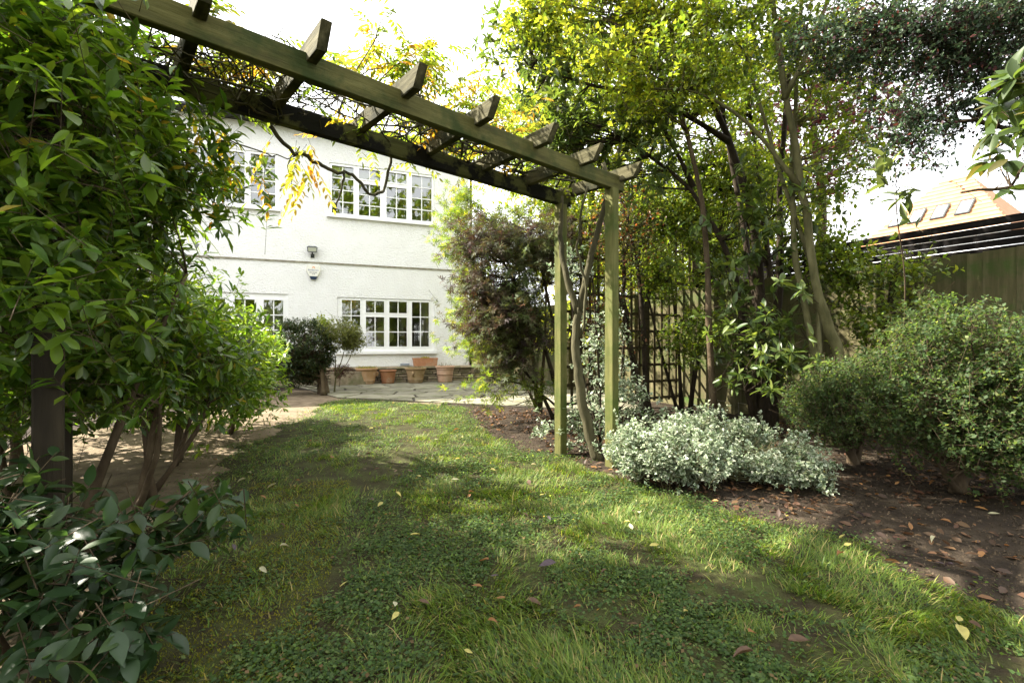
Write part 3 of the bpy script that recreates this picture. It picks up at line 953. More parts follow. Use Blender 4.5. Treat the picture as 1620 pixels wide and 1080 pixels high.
def curtain(x0, x1, y, z0, z1, label, group=None):
    n = int((x1 - x0) / 0.018)
    vs, fs = [], []
    for i in range(n + 1):
        xx = x0 + (x1 - x0) * i / n
        yy = 0.028 * math.sin(i * 0.95) + 0.008 * math.sin(i * 2.3)
        vs += [(xx - (x0 + x1) / 2, yy, z0 - z1), (xx - (x0 + x1) / 2, yy * 0.8, 0)]
    for i in range(n): fs.append((2 * i, 2 * i + 2, 2 * i + 3, 2 * i + 1))
    o = MB().add(vs, fs).build('curtain', M['curtain'], None, hw((x0 + x1) / 2, y, z1), (0, 0, HA), True)
    sm = o.modifiers.new('thick', 'SOLIDIFY'); sm.thickness = 0.004
    return tag(o, label, 'curtain', group)
curtain(-3.40, -3.10, 0.17, 0.5, 2.1, 'pale curtain drawn at the end of the ground floor window nearest the alarm box')
curtain(-1.42, -1.09, 0.17, 0.5, 2.1, 'pale curtain behind the ground floor window at the end over the terracotta trough')
curtain(-5.08, -4.55, 0.17, 0.45, 2.1, 'pale curtain behind the ground floor glazing above the clipped dark bush')
for (a, b, lab) in ((-3.58, -1.11, 'pale roller blind half lowered in the upper window above the pots'),):
    bo = MB().box(-(b - a) / 2, (b - a) / 2, 0, 0.006, -0.26, 0).build('roller_blind', M['blind'], None, hw((a + b) / 2, 0.12, 5.28), (0, 0, HA))
    tag(bo, lab, 'blind')
sh = MB(); sh.lathe([(0.0001, -0.24)] + [(0.26 * math.sin(t), -0.24 * math.cos(t)) for t in np.linspace(0.15, math.pi - 0.15, 14)] + [(0.0001, 0.24)], 24)
so = sh.build('round_shade', M['paper'], None, hw(-2.29, 0.62, 1.19), None, True)
sb = MB(); sb.lathe([(0.0001, -0.75), (0.12, -0.75), (0.12, -0.735), (0.012, -0.72), (0.012, -0.225)], 14)
sb.build('stand', M['wood_dark'], so)
tag(so, 'round pale shape standing inside behind the ground floor window', 'lampshade')

# floodlight, alarm box, bits on the wall
fl = thing('floodlight', hw(-3.97, -0.032, 3.17), 'small dark floodlight mounted above the ledge line on the white wall', 'floodlight', rz=HA)
b = MB(); b.add([(-0.10, -0.16, -0.075), (0.10, -0.16, -0.075), (0.115, -0.13, 0.05), (-0.115, -0.13, 0.05), (-0.07, -0.06, -0.05), (0.07, -0.06, -0.05), (0.08, -0.05, 0.09), (-0.08, -0.05, 0.09)],
                [(0, 3, 2, 1), (4, 5, 6, 7), (0, 1, 5, 4), (1, 2, 6, 5), (2, 3, 7, 6), (3, 0, 4, 7)]).build('housing', M['lamp_body'], fl)
MB().add([(-0.085, -0.166, -0.06), (0.085, -0.166, -0.06), (0.095, -0.142, 0.036), (-0.095, -0.142, 0.036)], [(0, 1, 2, 3)]).build('lens', M['lamp_lens'], fl)
m_ = MB(); m_.tube([(0, -0.1, -0.07), (0, -0.1, -0.12), (0, 0.0, -0.13)], 0.018, 8); m_.build('bracket', M['lamp_body'], fl)
MB().box(-0.04, 0.04, -0.012, 0.001, -0.18, -0.09).build('wall_plate', M['lamp_body'], fl)

al = thing('alarm_box', hw(-3.95, 0.0, 2.66), 'white shield shaped alarm box with navy base on the house wall', 'alarm box', rz=HA)
def shield(k, y0, y1, z0, z1):
    o = [(-0.155, 0.12), (-0.125, 0.165), (0.125, 0.165), (0.155, 0.12), (0.165, 0.03), (0.075, -0.15), (-0.075, -0.15), (-0.165, 0.03)]
    mb = MB(); n = len(o)
    mb.add([(x * k, y0, z * k) for x, z in o] + [(x * k * 0.9, y1, z * k * 0.92) for x, z in o],
           [tuple(n + i for i in range(n))] + [(i, (i + 1) % n, n + (i + 1) % n, n + i) for i in range(n)])
    return mb
shield(1.0, 0.0, -0.07, 0, 0).build('cover', M['alarm_white'], al)
MB().add([(-0.088, -0.066, -0.108), (0.088, -0.066, -0.108), (0.052, -0.060, -0.168), (-0.052, -0.060, -0.168), (-0.095, 0, -0.105), (0.095, 0, -0.105), (0.058, 0, -0.175), (-0.058, 0, -0.175)],
         [(0, 3, 2, 1), (0, 1, 5, 4), (1, 2, 6, 5), (2, 3, 7, 6), (3, 0, 4, 7)]).build('base', M['navy'], al).location.y = -0.008
lg = MB()
for k in range(14):                                                  # orange swirl emblem
    a0, a1 = -0.6 + k * 0.34, -0.6 + (k + 1) * 0.34
    r0, r1 = 0.034 - k * 0.0009, 0.018 - k * 0.0006
    lg.add([(r0 * math.cos(a0), 0, r0 * math.sin(a0)), (r0 * math.cos(a1), 0, r0 * math.sin(a1)), (r1 * math.cos(a1), 0, r1 * math.sin(a1)), (r1 * math.cos(a0), 0, r1 * math.sin(a0))], [(0, 1, 2, 3)])
lg.build('emblem', M['orange_print'], al, (0, -0.0735, 0.095))
def lettering(txt, size, mat, parent, loc):
    cu = bpy.data.curves.new('lettering', 'FONT')
    cu.body = txt; cu.size = size; cu.align_x = 'CENTER'
    tmp = bpy.data.objects.new('tmp', cu); COL.objects.link(tmp)
    dg = bpy.context.evaluated_depsgraph_get()
    me = bpy.data.meshes.new_from_object(tmp.evaluated_get(dg))
    bpy.data.objects.remove(tmp)
    me.materials.clear()
    return link('lettering', me, mat, parent, loc, (R(90), 0, 0))
lettering('Bandstrom', 0.052, M['blue_print'], al, (0, -0.0735, 0.022))
pb = MB()
for (xx, zz, w_) in ((-0.06, -0.018, 0.05), (-0.005, -0.018, 0.03), (0.05, -0.018, 0.06), (-0.02, -0.056, 0.02), (0.02, -0.056, 0.035)):
    pb.add([(xx - w_ / 2, 0, zz - 0.009), (xx + w_ / 2, 0, zz - 0.009), (xx + w_ / 2, 0, zz + 0.009), (xx - w_ / 2, 0, zz + 0.009)], [(0, 1, 2, 3)])
pb.build('small_print', M['grey_print'], al, (0, -0.0735, 0))
ab = MB().box(-0.11, 0.11, -0.05, 0.0, 0.0, 0.05).build('wall_vent', M['grey_plastic'], None, hw(-1.83, 0.0, 0.425), (0, 0, HA))
tag(ab, 'small grey vent box at the foot of the white wall beside the trough', 'vent')

# ------------------------------------------------------------------ low stone wall and coping
WLX0, WLX1 = -5.2, 2.6
lw = thing('low_stone_wall', hw(0, -0.3, 0), 'low coursed sandstone wall with coping along the foot of the house', 'wall', rz=HA)
MB().box(WLX0, WLX1, 0.0, 0.297, 0.0, 0.352).build('core', M['mortar'], lw)
zc = 0.015
heights = [0.075, 0.06, 0.07, 0.055, 0.06]
for h in heights:
    xx = WLX0 + random.uniform(0, 0.15)
    while xx < WLX1 - 0.1:
        w = random.uniform(0.18, 0.48)
        w = min(w, WLX1 - xx)
        d0 = random.uniform(0.03, 0.055)
        hx, hz_ = w / 2 - 0.007, h / 2 - 0.005
        j = lambda s_: random.uniform(-s_, s_)
        k = 0.012
        front = [(-hx + k + j(.006), -d0, -hz_ + k * .7 + j(.004)), (hx - k + j(.006), -d0 + j(.008), -hz_ + k * .7 + j(.004)), (hx - k + j(.006), -d0 + j(.008), hz_ - k * .7 + j(.004)), (-hx + k + j(.006), -d0, hz_ - k * .7 + j(.004))]
        mid = [(-hx, -d0 + 0.014, -hz_), (hx, -d0 + 0.014, -hz_), (hx, -d0 + 0.014, hz_), (-hx, -d0 + 0.014, hz_)]
        back = [(p[0], 0.0, p[2]) for p in mid]
        mb = MB().add(front + mid + back, [(0, 1, 2, 3)] + [(4 + i, 4 + (i + 1) % 4, (i + 1) % 4, i) for i in range(4)] + [(8 + i, 8 + (i + 1) % 4, 4 + (i + 1) % 4, 4 + i) for i in range(4)])
        mb.build('stone', M['stone'], lw, (xx + w / 2, -0.001, zc + h / 2))
        xx += w
    zc += h
xx = WLX0
while xx < WLX1 - 0.05:
    w = min(random.uniform(0.5, 0.8), WLX1 - xx)
    mb = MB()
    hw_ = w / 2 - 0.004
    prof = [(-0.075, 0.0), (-0.085, 0.02), (-0.08, 0.045), (-0.06, 0.058), (0.295, 0.06), (0.295, 0.0)]
    n = len(prof)
    mb.add([(-hw_, p[0] + random.uniform(-.004, .004), p[1]) for p in prof] + [(hw_, p[0] + random.uniform(-.004, .004), p[1]) for p in prof],
           [tuple(range(n)), tuple(range(2 * n - 1, n - 1, -1))] + [(i, n + i, n + (i + 1) % n, (i + 1) % n) for i in range(n)])
    mb.build('coping_stone', M['stone'], lw, (xx + w / 2, 0, 0.353))
    xx += w

# side gate beyond the house corner
sg = thing('side_gate', hw(0.75, 0.5, 0.0), 'pale timber board gate past the black downpipe beside the house', 'gate', rz=HA)
for k in range(13):
    MB().box(-0.047, 0.047, -0.01, 0.01, 0.3, 1.85 + random.uniform(-0.004, 0.004)).build('board', M['wood_gate'], sg, (-0.62 + k * 0.1, random.uniform(-.002, .002), 0))
MB().box(-0.68, 0.68, 0.012, 0.05, 0.6, 0.7).build('rail', M['wood_gate'], sg)
MB().box(-0.68, 0.68, 0.012, 0.05, 1.5, 1.6).build('rail', M['wood_gate'], sg)

# ------------------------------------------------------------------ terracotta pots
def small_plant(loc, r, n, h, palette, label, cat='plant', size=(0.03, 0.012), name='potted_plant'):
    root = thing(name, loc, label, cat)
    p = np.array(loc)
    a = rng.uniform(0, 6.28, n); rr = r * np.sqrt(rng.random(n))
    O = np.stack([p[0] + rr * np.cos(a), p[1] + rr * np.sin(a), np.full(n, p[2])], 1)
    D = unit(np.stack([np.cos(a) * 0.4, np.sin(a) * 0.4, np.ones(n)], 1) + rng.normal(0, 0.4, (n, 3)))
    Ln = rng.uniform(0.3, 1, n) * h
    V, t, i = twig_arrays(O, O + D * Ln[:, None], 0.0018)
    tag(link('stem', np_mesh('stem', V - p, t, i), M['bark_green'], root), kind='stuff')
    P, LD, LN = along(O, D, Ln, 5, 0.9, 0.4, 0.1)
    leaf_obj('foliage', [leaf_arrays(P, LD, LN, size[0] * rng.uniform(.7, 1.2, len(P)), size[1], T['diam'], pal(len(P), palette))], M['leaf_soft'], root)['kind'] = 'stuff'
    return root
def pot(loc, rt, rb, h, mat, label, rings=(), lip=0.05, ears=0, soil=0.03):
    root = thing('terracotta_pot', loc, label, 'pot')
    prof = [(0.0001, 0.0), (rb * 0.97, 0.0), (rb, 0.01)]
    steps = 10
    hl = h - lip
    for k in range(1, steps + 1):
        t = k / steps
        r = rb + (rt * 0.90 - rb) * (t ** 0.85)
        z = 0.01 + (hl - 0.01) * t
        prof.append((r, z))
        for q in rings:
            if (k - 1) / steps < q <= t: prof += [(r + 0.006, z + 0.002), (r + 0.008, z + 0.008), (r + 0.006, z + 0.014)]
    inner = h - soil
    prof += [(rt * 0.97, hl + 0.004), (rt, hl + 0.014), (rt, h - 0.01), (rt * 0.985, h), (rt * 0.9, h), (rt * 0.87, h - 0.012), (rt * 0.85, inner - 0.02)]
    MB().lathe(prof, 36).build('body', mat, root, smooth=True)
    MB().lathe([(rt * 0.86, inner), (rt * 0.5, inner + 0.012), (0.0001, inner + 0.016)], 24).build('soil', M['soil'], root, smooth=True)
    for k in range(ears):                                            # moulded handles
        a = HA + math.pi * k + (0 if ears == 2 else -2.0)
        e = MB(); rr = rb + (rt * 0.9 - rb) * 0.75
        e.tube([(math.cos(a) * (rr - 0.01), math.sin(a) * (rr - 0.01), h * 0.72), (math.cos(a) * (rr + 0.035), math.sin(a) * (rr + 0.035), h * 0.68), (math.cos(a) * (rr + 0.03), math.sin(a) * (rr + 0.03), h * 0.55), (math.cos(a) * (rr - 0.02), math.sin(a) * (rr - 0.02), h * 0.5)], [0.03, 0.028, 0.026, 0.024], 8)
        e.build('handle', mat, root, smooth=True)
    return root
PZ = 0.038
yel = [(3, (0.25, 0.25, 0.05)), (2, (0.16, 0.2, 0.04)), (1, (0.3, 0.24, 0.08))]
dry = [(3, (0.16, 0.12, 0.06)), (2, (0.10, 0.09, 0.035)), (1, (0.09, 0.12, 0.03))]
pot((-3.39, 10.90, PZ), 0.255, 0.175, 0.37, M['terra_a'], 'buff terracotta pot with side handles filled with yellow green plants', (0.15,), ears=2)
pot((-2.94, 11.08, PZ), 0.205, 0.14, 0.31, M['terra_b'], 'small reddish brown terracotta pot holding bare earth', (), lip=0.03, soil=0.02)
pot((-2.32, 11.26, PZ), 0.255, 0.165, 0.36, M['terra_c'], 'mossy terracotta pot with a moulded face and withered plants', (0.15,), ears=1)
pot((-1.64, 11.46, PZ), 0.235, 0.165, 0.39, M['terra_d'], 'tall pale pink terracotta pot with ribbed band', (0.45, 0.5, 0.9), lip=0.045)
small_plant((-3.39, 10.90, PZ + 0.34), 0.2, 150, 0.09, yel, 'yellow green low plants in the buff pot')
small_plant((-2.32, 11.26, PZ + 0.33), 0.2, 60, 0.06, dry, 'withered brown plants in the mossy pot')
small_plant((-1.64, 11.46, PZ + 0.36), 0.16, 14, 0.13, dry, 'few thin sprigs in the tall pale pink pot')
tr_ = thing('terracotta_trough', hw(-1.35, -0.19, 0.415), 'orange terracotta window trough standing on the stone wall coping', 'trough', rz=HA)
def trough_mesh(L, W, Hh, tap, mat, root):
    mb = MB()
    a, b, t = L / 2, W / 2, 0.02
    mb.add([(-a * tap, -b * tap, 0), (a * tap, -b * tap, 0), (a * tap, b * tap, 0), (-a * tap, b * tap, 0), (-a * .97, -b * .95, Hh - .03), (a * .97, -b * .95, Hh - .03), (a * .97, b * .95, Hh - .03), (-a * .97, b * .95, Hh - .03)],
           [(3, 2, 1, 0), (0, 1, 5, 4), (1, 2, 6, 5), (2, 3, 7, 6), (3, 0, 4, 7)])
    mb.box(-a, a, -b, -b + t, Hh - .03, Hh); mb.box(-a, a, b - t, b, Hh - .03, Hh)
    mb.box(-a, -a + t, -b + t, b - t, Hh - .03, Hh); mb.box(a - t, a, -b + t, b - t, Hh - .03, Hh)
    mb.build('body', mat, root)
    MB().box(-a + t, a - t, -b + t, b - t, Hh - .04, Hh - .018).build('soil', M['soil'], root)
trough_mesh(0.62, 0.2, 0.2, 0.9, M['terra_e'], tr_)
sw = MB(); sw.tube([(-0.2, -0.093, 0.14), (-0.12, -0.095, 0.09), (-0.04, -0.092, 0.06), (0.0, -0.092, 0.075), (0.04, -0.092, 0.06), (0.12, -0.095, 0.09), (0.2, -0.093, 0.14)], 0.007, 6)
sw.build('swag', M['terra_e'], tr_, smooth=True)
small_plant(tuple(hw(-1.35, -0.19, 0.6)), 0.09, 90, 0.05, yel, 'pale dry sprigs along the terracotta trough')
st = thing('stone_trough', hw(-3.18, -0.62, 0.038), 'greenish square stone planter by the low wall behind the small dark red maple', 'planter', rz=HA)
trough_mesh(0.8, 0.34, 0.30, 0.92, M['stone'], st)

# ------------------------------------------------------------------ pergola
PA = Vector((0.762, 3.57, 0))
PB = Vector((-0.753, -0.658, 0)).normalized()      # along the beams, towards the shrubs
PN = Vector((-0.658, 0.753, 0)).normalized()       # from the front beam to the rear beam
pang = math.atan2(PB.y, PB.x)
pg = thing('pergola', PA, 'weathered green algae covered timber pergola with shaped rafters over the lawn', 'pergola')
def pp(t, n, z): return PA + PB * t + PN * n + Vector((0, 0, z))
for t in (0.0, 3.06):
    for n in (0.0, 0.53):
        beam('post', pp(t, n, -0.05), pp(t, n, 2.135), 0.078, 0.078, M['wood_post'] if t < 1 else M['wood_dark'], pg, roll=pang)  # shrub-end posts: browner timber, with their shade put into the darker colour
beam('beam', pp(-0.12, 0, 2.19), pp(3.5, 0, 2.19), 0.05, 0.112, M['wood_green'], pg, seg=16)
beam('beam', pp(-0.10, 0.53, 2.19), pp(3.5, 0.53, 2.19), 0.05, 0.112, M['wood_rear'], pg, seg=16)
for t in (-0.085, 0.386, 0.83, 1.30, 1.76, 2.22, 2.64, 3.1):
    beam('rafter', pp(t, -0.21, 2.258 + random.uniform(-.006, .006)), pp(t + random.uniform(-.01, .01), 0.74, 2.258 + random.uniform(-.006, .006)), 0.046, 0.098, M['wood_rafter'], pg, end_cut=0.085, seg=6)

# ------------------------------------------------------------------ board fence on the right, screen behind it
FA = Vector((4.28, 4.34, 0)); FD = Vector((-0.5, 0.866, 0)).normalized(); FN = Vector((-0.866, -0.5, 0)).normalized()
fang = math.atan2(FD.y, FD.x)
fence = thing('board_fence', FA, 'tall green stained vertical board fence behind the right hand shrubs', 'fence', rz=fang)
# local: x along the fence, y = +90 deg from x (towards the garden is +y)
k = 0
xx = -1.6
while xx < 9.0:
    w = 0.125
    hh = 1.80 + random.uniform(-0.012, 0.012)
    o = MB()
    o.add([(0, 0.0, 0.16), (w, 0.006, 0.16), (w, -0.006, 0.16), (0, -0.018, 0.16), (0, 0.0, hh), (w, 0.006, hh), (w, -0.006, hh), (0, -0.018, hh)],
          [(0, 1, 2, 3), (7, 6, 5, 4), (4, 5, 1, 0), (5, 6, 2, 1), (6, 7, 3, 2), (7, 4, 0, 3)])
    # local axes turned so that the grain runs up
    me = o.mesh('board')
    me.transform(Matrix.Rotation(R(90), 4, 'Y'))
    ob = link('board', me, M['wood_fence'], fence, (xx, 0.02 + 0.004 * (k % 2), 0), (0, R(-90), 0))
    xx += 0.108; k += 1
for xx in (-1.3, 0.55, 2.4, 4.25, 6.1, 7.95):
    MB().box(-0.05, 0.05, 0.03, 0.12, 0.0, 1.86).build('post', M['wood_fence'], fence, (xx, 0.0, 0))
for xx in (-1.25, 0.6, 2.45, 4.3, 6.15):
    MB().box(0, 1.74, 0.0, 0.035, 0.0, 0.155).build('gravel_board', M['wood_fence'], fence, (xx, 0.0, 0))
scr = thing('slatted_screen', FA - FN * 0.35, 'black horizontal slat screen rising behind the top of the board fence', 'screen', rz=fang)
for k in range(5):
    MB().box(-2.2, 3.4, -0.01, 0.01, 1.80 + k * 0.068, 1.80 + k * 0.068 + 0.059 + (0.012 if k == 4 else 0)).build('slat', M['black_stain'], scr, (0, 0, 0.02))
for xx in (-0.75, 1.6, 3.3):
    MB().box(-0.045, 0.045, 0.012, 0.10, 0.0, 2.1).build('post', M['wood_gate'] if xx < 0 else M['black_stain'], scr, (xx, 0, 0))

# ------------------------------------------------------------------ trellis screen
TA = Vector((0.62, 6.16, 0)); TD = Vector((0.88, 0.475, 0)).normalized()
tang = math.atan2(TD.y, TD.x)
trl = thing('trellis_screen', TA, 'dark square lattice trellis on posts behind the pergola', 'trellis', rz=tang)
TL = 2.5
for k in range(int(TL / 0.15) + 1):
    x_ = 0.05 + k * 0.15
    if abs(x_ - 1.5) < 0.05: continue
    MB().box(-0.02, 0.02, -0.012, 0.0, 0.12, 2.66).build('lath', M['wood_trellis'], trl, (x_, 0, 0))
for k in range(11):
    z_ = 0.16 + k * 0.247
    MB().box(0, TL, 0.001, 0.015, -0.02, 0.02).build('lath', M['wood_trellis'], trl, (0, 0, z_))
for x_ in (0.0, 1.5, TL + 0.05):
    MB().box(-0.05, 0.05, -0.06, -0.013, 0.0, 2.72).build('post', M['wood_trellis'], trl, (x_, 0, 0))

# ------------------------------------------------------------------ neighbouring house with an orange roof
NA = Vector((20.5, 20.0, 0)); ND = Vector((-0.485, 0.875, 0)).normalized()
nang = math.atan2(ND.y, ND.x)      # local x away-left along the eave, local -y is further right/back
nb = thing('neighbour_house', NA, 'neighbouring house with orange tiled hipped roof and rooflights beyond the fence', 'house', rz=nang)
MB().box(-0.2, 4.8, -6.6, -0.35, 0.0, 5.98).build('wall', M['white_paint'], nb)
EZ = 6.0
P0, P1, P2, P3 = (-0.55, 0.0, EZ), (5.1, 0.0, EZ), (5.1, -7.0, EZ), (-0.55, -7.0, EZ)
Q0, Q1 = (1.7, -3.5, EZ + 3.35), (2.85, -3.5, EZ + 3.35)
nroof = MB().add([P0, P1, P2, P3, Q0, Q1], [(0, 4, 5, 1), (1, 5, 2), (2, 5, 4, 3), (3, 4, 0), (0, 1, 2, 3)]).build('roof', M['roof_orange'], nb)
cz = MB()
for kk in range(14):                                             # tile courses, each a slim lip on the front slope
    t = (kk + 0.5) / 14
    xa = P0[0] + (Q0[0] - P0[0]) * t; xb = P1[0] + (Q1[0] - P1[0]) * t
    yy = -3.5 * t; zz = EZ + 3.35 * t
    cz.add([(xa, yy + 0.012, zz + 0.012), (xb, yy + 0.012, zz + 0.012), (xb, yy - 0.12, zz + 0.125), (xa, yy - 0.12, zz + 0.125), (xa, yy + 0.012, zz + 0.03), (xb, yy + 0.012, zz + 0.03)],
           [(4, 5, 2, 3), (0, 1, 5, 4)])
cz.build('tile_course', M['roof_orange'], nb)
MB().box(-0.6, 5.15, 0.0, 0.11, EZ - 0.1, EZ + 0.0).build('gutter', M['white_paint'], nb)
for xx in (1.25, 2.15, 3.05, 3.85):
    t0, t1 = 0.27, 0.50
    f = MB(); g_ = MB()
    def slope(x_, t, up): return (x_, -3.5 * t + up * 0.69, EZ + 3.35 * t + up * 0.72)
    w = 0.27
    f.add([slope(xx - w, t0, .04), slope(xx + w, t0, .04), slope(xx + w, t1, .04), slope(xx - w, t1, .04), slope(xx - w, t0, .1), slope(xx + w, t0, .1), slope(xx + w, t1, .1), slope(xx - w, t1, .1)],
          [(4, 7, 6, 5), (0, 4, 5, 1), (1, 5, 6, 2), (2, 6, 7, 3), (3, 7, 4, 0)])
    fo = f.build('rooflight', M['lamp_body'], nb)
    w = 0.2
    g_.add([slope(xx - w, t0 + .02, .106), slope(xx + w, t0 + .02, .106), slope(xx + w, t1 - .02, .106), slope(xx - w, t1 - .02, .106)], [(0, 3, 2, 1)])
    g_.build('pane', plain('sky_glass', (0.55, 0.62, 0.7), 0.08, 0.9), fo)

# ------------------------------------------------------------------ plants: shrubs on the left
CHO = [(5, (0.047, 0.102, 0.010)), (3, (0.066, 0.132, 0.013)), (2, (0.10, 0.17, 0.018)), (1.5, (0.028, 0.068, 0.009)), (0.15, (0.22, 0.19, 0.03))]
CHOL = [(4, (0.09, 0.175, 0.018)), (3, (0.12, 0.21, 0.022)), (2, (0.17, 0.26, 0.03)), (1, (0.055, 0.12, 0.014))]
cho_kw = dict(tm='obov', whorl=0.7, leaves=9, fwd=0.5, droop=0.28, twig_r=0.0015, jit=0.35, mat='leaf', bark='bark_brown', smooth=True, nup=1.3)
ch1 = plant('choisya_shrub', 'tall glossy green shrub grown up through the pergola post with a white flower head', 'shrub', (-2.05, 2.05, 0),
      [([(-2.05, 2.05, 0), (-2.0, 2.08, 0.6), (-2.0, 2.1, 1.2), (-1.85, 2.15, 1.8)], 0.03, 0.012), ([(-2.1, 2.0, 0), (-2.2, 1.95, 0.7), (-2.05, 1.9, 1.5), (-2.0, 1.9, 2.3)], 0.028, 0.01),
       ([(-2.0, 2.1, 0), (-1.8, 2.2, 0.7), (-1.6, 2.3, 1.3)], 0.024, 0.01)],
      [((-1.76, 2.16, 1.82), (0.33, 0.34, 0.42)), ((-1.95, 1.9, 1.85), (0.46, 0.42, 0.7)), ((-2.3, 2.2, 2.3), (0.6, 0.5, 0.7)), ((-1.86, 2.2, 1.4), (0.26, 0.3, 0.22)), ((-1.75, 1.62, 1.75), (0.28, 0.2, 0.55)), ((-1.50, 1.38, 1.40), (0.20, 0.10, 0.36)), ((-1.50, 1.38, 1.05), (0.20, 0.10, 0.24)), ((-1.52, 1.37, 1.85), (0.18, 0.10, 0.28)), ((-1.56, 1.42, 1.6), (0.14, 0.08, 0.5))],
      clumps=120, twigs=2500, split=300, leaf=(0.082, 0.027), twig_len=(0.1, 0.22), palette=CHO, spread=0.14, shell=0.3, **cho_kw)
fh = np.array((-1.66, 1.60, 1.94))
n = 90
d = rdir(n); d[:, 2] = np.abs(d[:, 2]); d[:, 1] -= 0.3
fo = leaf_obj('flower', [leaf_arrays(fh + d * np.array([0.055, 0.04, 0.028]), unit(d + rng.normal(0, .5, d.shape)), rdir(n), 0.017, 0.013, T['diam'], np.tile([[0.75, 0.73, 0.62]], (n, 1)))], M['leaf_soft'], ch1)
plant('choisya_shrub', 'broad leafy green shrub low beside the dark pergola post, its bare stems showing', 'shrub', (-2.2, 2.75, 0),
      [([(-2.2, 2.75, 0), (-2.1, 2.7, 0.3), (-1.95, 2.6, 0.7)], 0.028, 0.01), ([(-2.15, 2.8, 0), (-2.25, 2.85, 0.5), (-2.3, 2.8, 1.0)], 0.026, 0.01), ([(-2.1, 2.6, 0), (-1.85, 2.45, 0.35), (-1.8, 2.4, 0.8)], 0.02, 0.008),
       ([(-2.25, 2.9, 0), (-2.0, 3.0, 0.4), (-1.9, 3.1, 0.9)], 0.02, 0.008)],
      [((-2.15, 2.55, 0.98), (0.52, 0.5, 0.36)), ((-2.0, 3.0, 0.85), (0.36, 0.45, 0.32)), ((-2.0, 2.0, 1.0), (0.4, 0.4, 0.32)), ((-1.72, 1.75, 0.85), (0.25, 0.25, 0.2))],
      clumps=80, twigs=1450, split=300, leaf=(0.078, 0.026), twig_len=(0.1, 0.22), palette=CHO, spread=0.13, shell=0.3, **cho_kw)
plant('choisya_shrub', 'bright green leafy shrub between the low broad shrub and the far lime one', 'shrub', (-2.65, 3.7, 0),
      [([(-2.65, 3.7, 0), (-2.6, 3.65, 0.5), (-2.5, 3.6, 1.1)], 0.026, 0.01), ([(-2.6, 3.6, 0), (-2.4, 3.5, 0.4), (-2.3, 3.5, 0.9)], 0.02, 0.008), ([(-2.7, 3.8, 0), (-2.75, 3.9, 0.6), (-2.7, 3.9, 1.3)], 0.022, 0.008)],
      [((-2.62, 3.5, 1.08), (0.42, 0.45, 0.5)), ((-2.48, 3.9, 0.75), (0.32, 0.42, 0.38)), ((-2.85, 3.1, 1.4), (0.35, 0.35, 0.28))],
      clumps=80, twigs=1500, leaf=(0.078, 0.027), twig_len=(0.1, 0.22), palette=CHOL, spread=0.14, shell=0.3, **cho_kw)
plant('choisya_shrub', 'sunlit lime green shrub at the far end of the shrub row by the lawn', 'shrub', (-3.0, 5.0, 0),
      [([(-3.0, 5.0, 0), (-2.95, 4.95, 0.5), (-2.85, 4.9, 1.1)], 0.024, 0.01), ([(-3.05, 5.1, 0), (-3.1, 5.2, 0.6), (-3.1, 5.3, 1.2)], 0.022, 0.008), ([(-2.95, 4.9, 0), (-2.7, 4.7, 0.5)], 0.02, 0.008)],
      [((-2.92, 4.75, 0.85), (0.40, 0.48, 0.40)), ((-3.25, 5.4, 0.85), (0.42, 0.5, 0.42)), ((-2.78, 4.7, 0.5), (0.28, 0.38, 0.28))],
      clumps=70, twigs=1350, leaf=(0.075, 0.027), twig_len=(0.1, 0.2), palette=CHOL, spread=0.14, shell=0.3, **cho_kw)
plant('viburnum_bush', 'low bush of large dull dark green pointed leaves at the foot of the pergola post', 'bush', (-1.45, 1.45, 0),
      [([(-1.45, 1.45, 0), (-1.35, 1.4, 0.2), (-1.2, 1.35, 0.4)], 0.012, 0.005), ([(-1.5, 1.4, 0), (-1.5, 1.3, 0.3)], 0.012, 0.005), ([(-1.4, 1.5, 0), (-1.25, 1.55, 0.3), (-1.1, 1.6, 0.45)], 0.010, 0.004)],
      [((-1.38, 1.42, 0.34), (0.34, 0.28, 0.2)), ((-1.22, 1.25, 0.2), (0.26, 0.16, 0.15)), ((-1.18, 1.6, 0.36), (0.22, 0.2, 0.14)), ((-1.6, 1.3, 0.4), (0.3, 0.25, 0.2))],
      clumps=48, twigs=340, split=300, leaf=(0.08, 0.036), twig_len=(0.1, 0.2), leaves=6, tm='lance_hi', spread=0.08, shell=0.3, up=0.15, fwd=0.55, droop=0.12, smooth=True, nup=1.6,
      palette=[(5, (0.022, 0.052, 0.020)), (3, (0.032, 0.066, 0.023)), (1, (0.05, 0.09, 0.024))], mat='leaf', branch_r=0.006)
plant('evergreen_shrub', 'dense dark evergreen behind the tall glossy shrub on the left boundary', 'shrub', (-3.6, 3.4, 0),
      [([(-3.6, 3.4, 0), (-3.5, 3.3, 0.6), (-3.3, 3.1, 1.3)], 0.04, 0.02), ([(-3.6, 3.3, 0), (-3.3, 2.8, 0.9), (-3.0, 2.5, 1.8)], 0.04, 0.02), ([(-3.7, 3.6, 0), (-4.0, 4.4, 0.6), (-4.3, 5.2, 1.0)], 0.04, 0.02)],
      [((-3.3, 3.1, 1.1), (0.6, 0.7, 0.7)), ((-3.5, 3.7, 0.8), (0.6, 0.7, 0.6)), ((-3.0, 2.5, 1.8), (0.5, 0.5, 0.8)), ((-4.3, 5.2, 0.9), (0.6, 0.8, 0.8)), ((-2.9, 2.2, 1.2), (0.5, 0.5, 0.9))],
      clumps=90, twigs=1300, leaf=(0.11, 0.045), twig_len=(0.12, 0.25), leaves=8, tm='diam', palette=CHO, spread=0.2, shell=0.35)

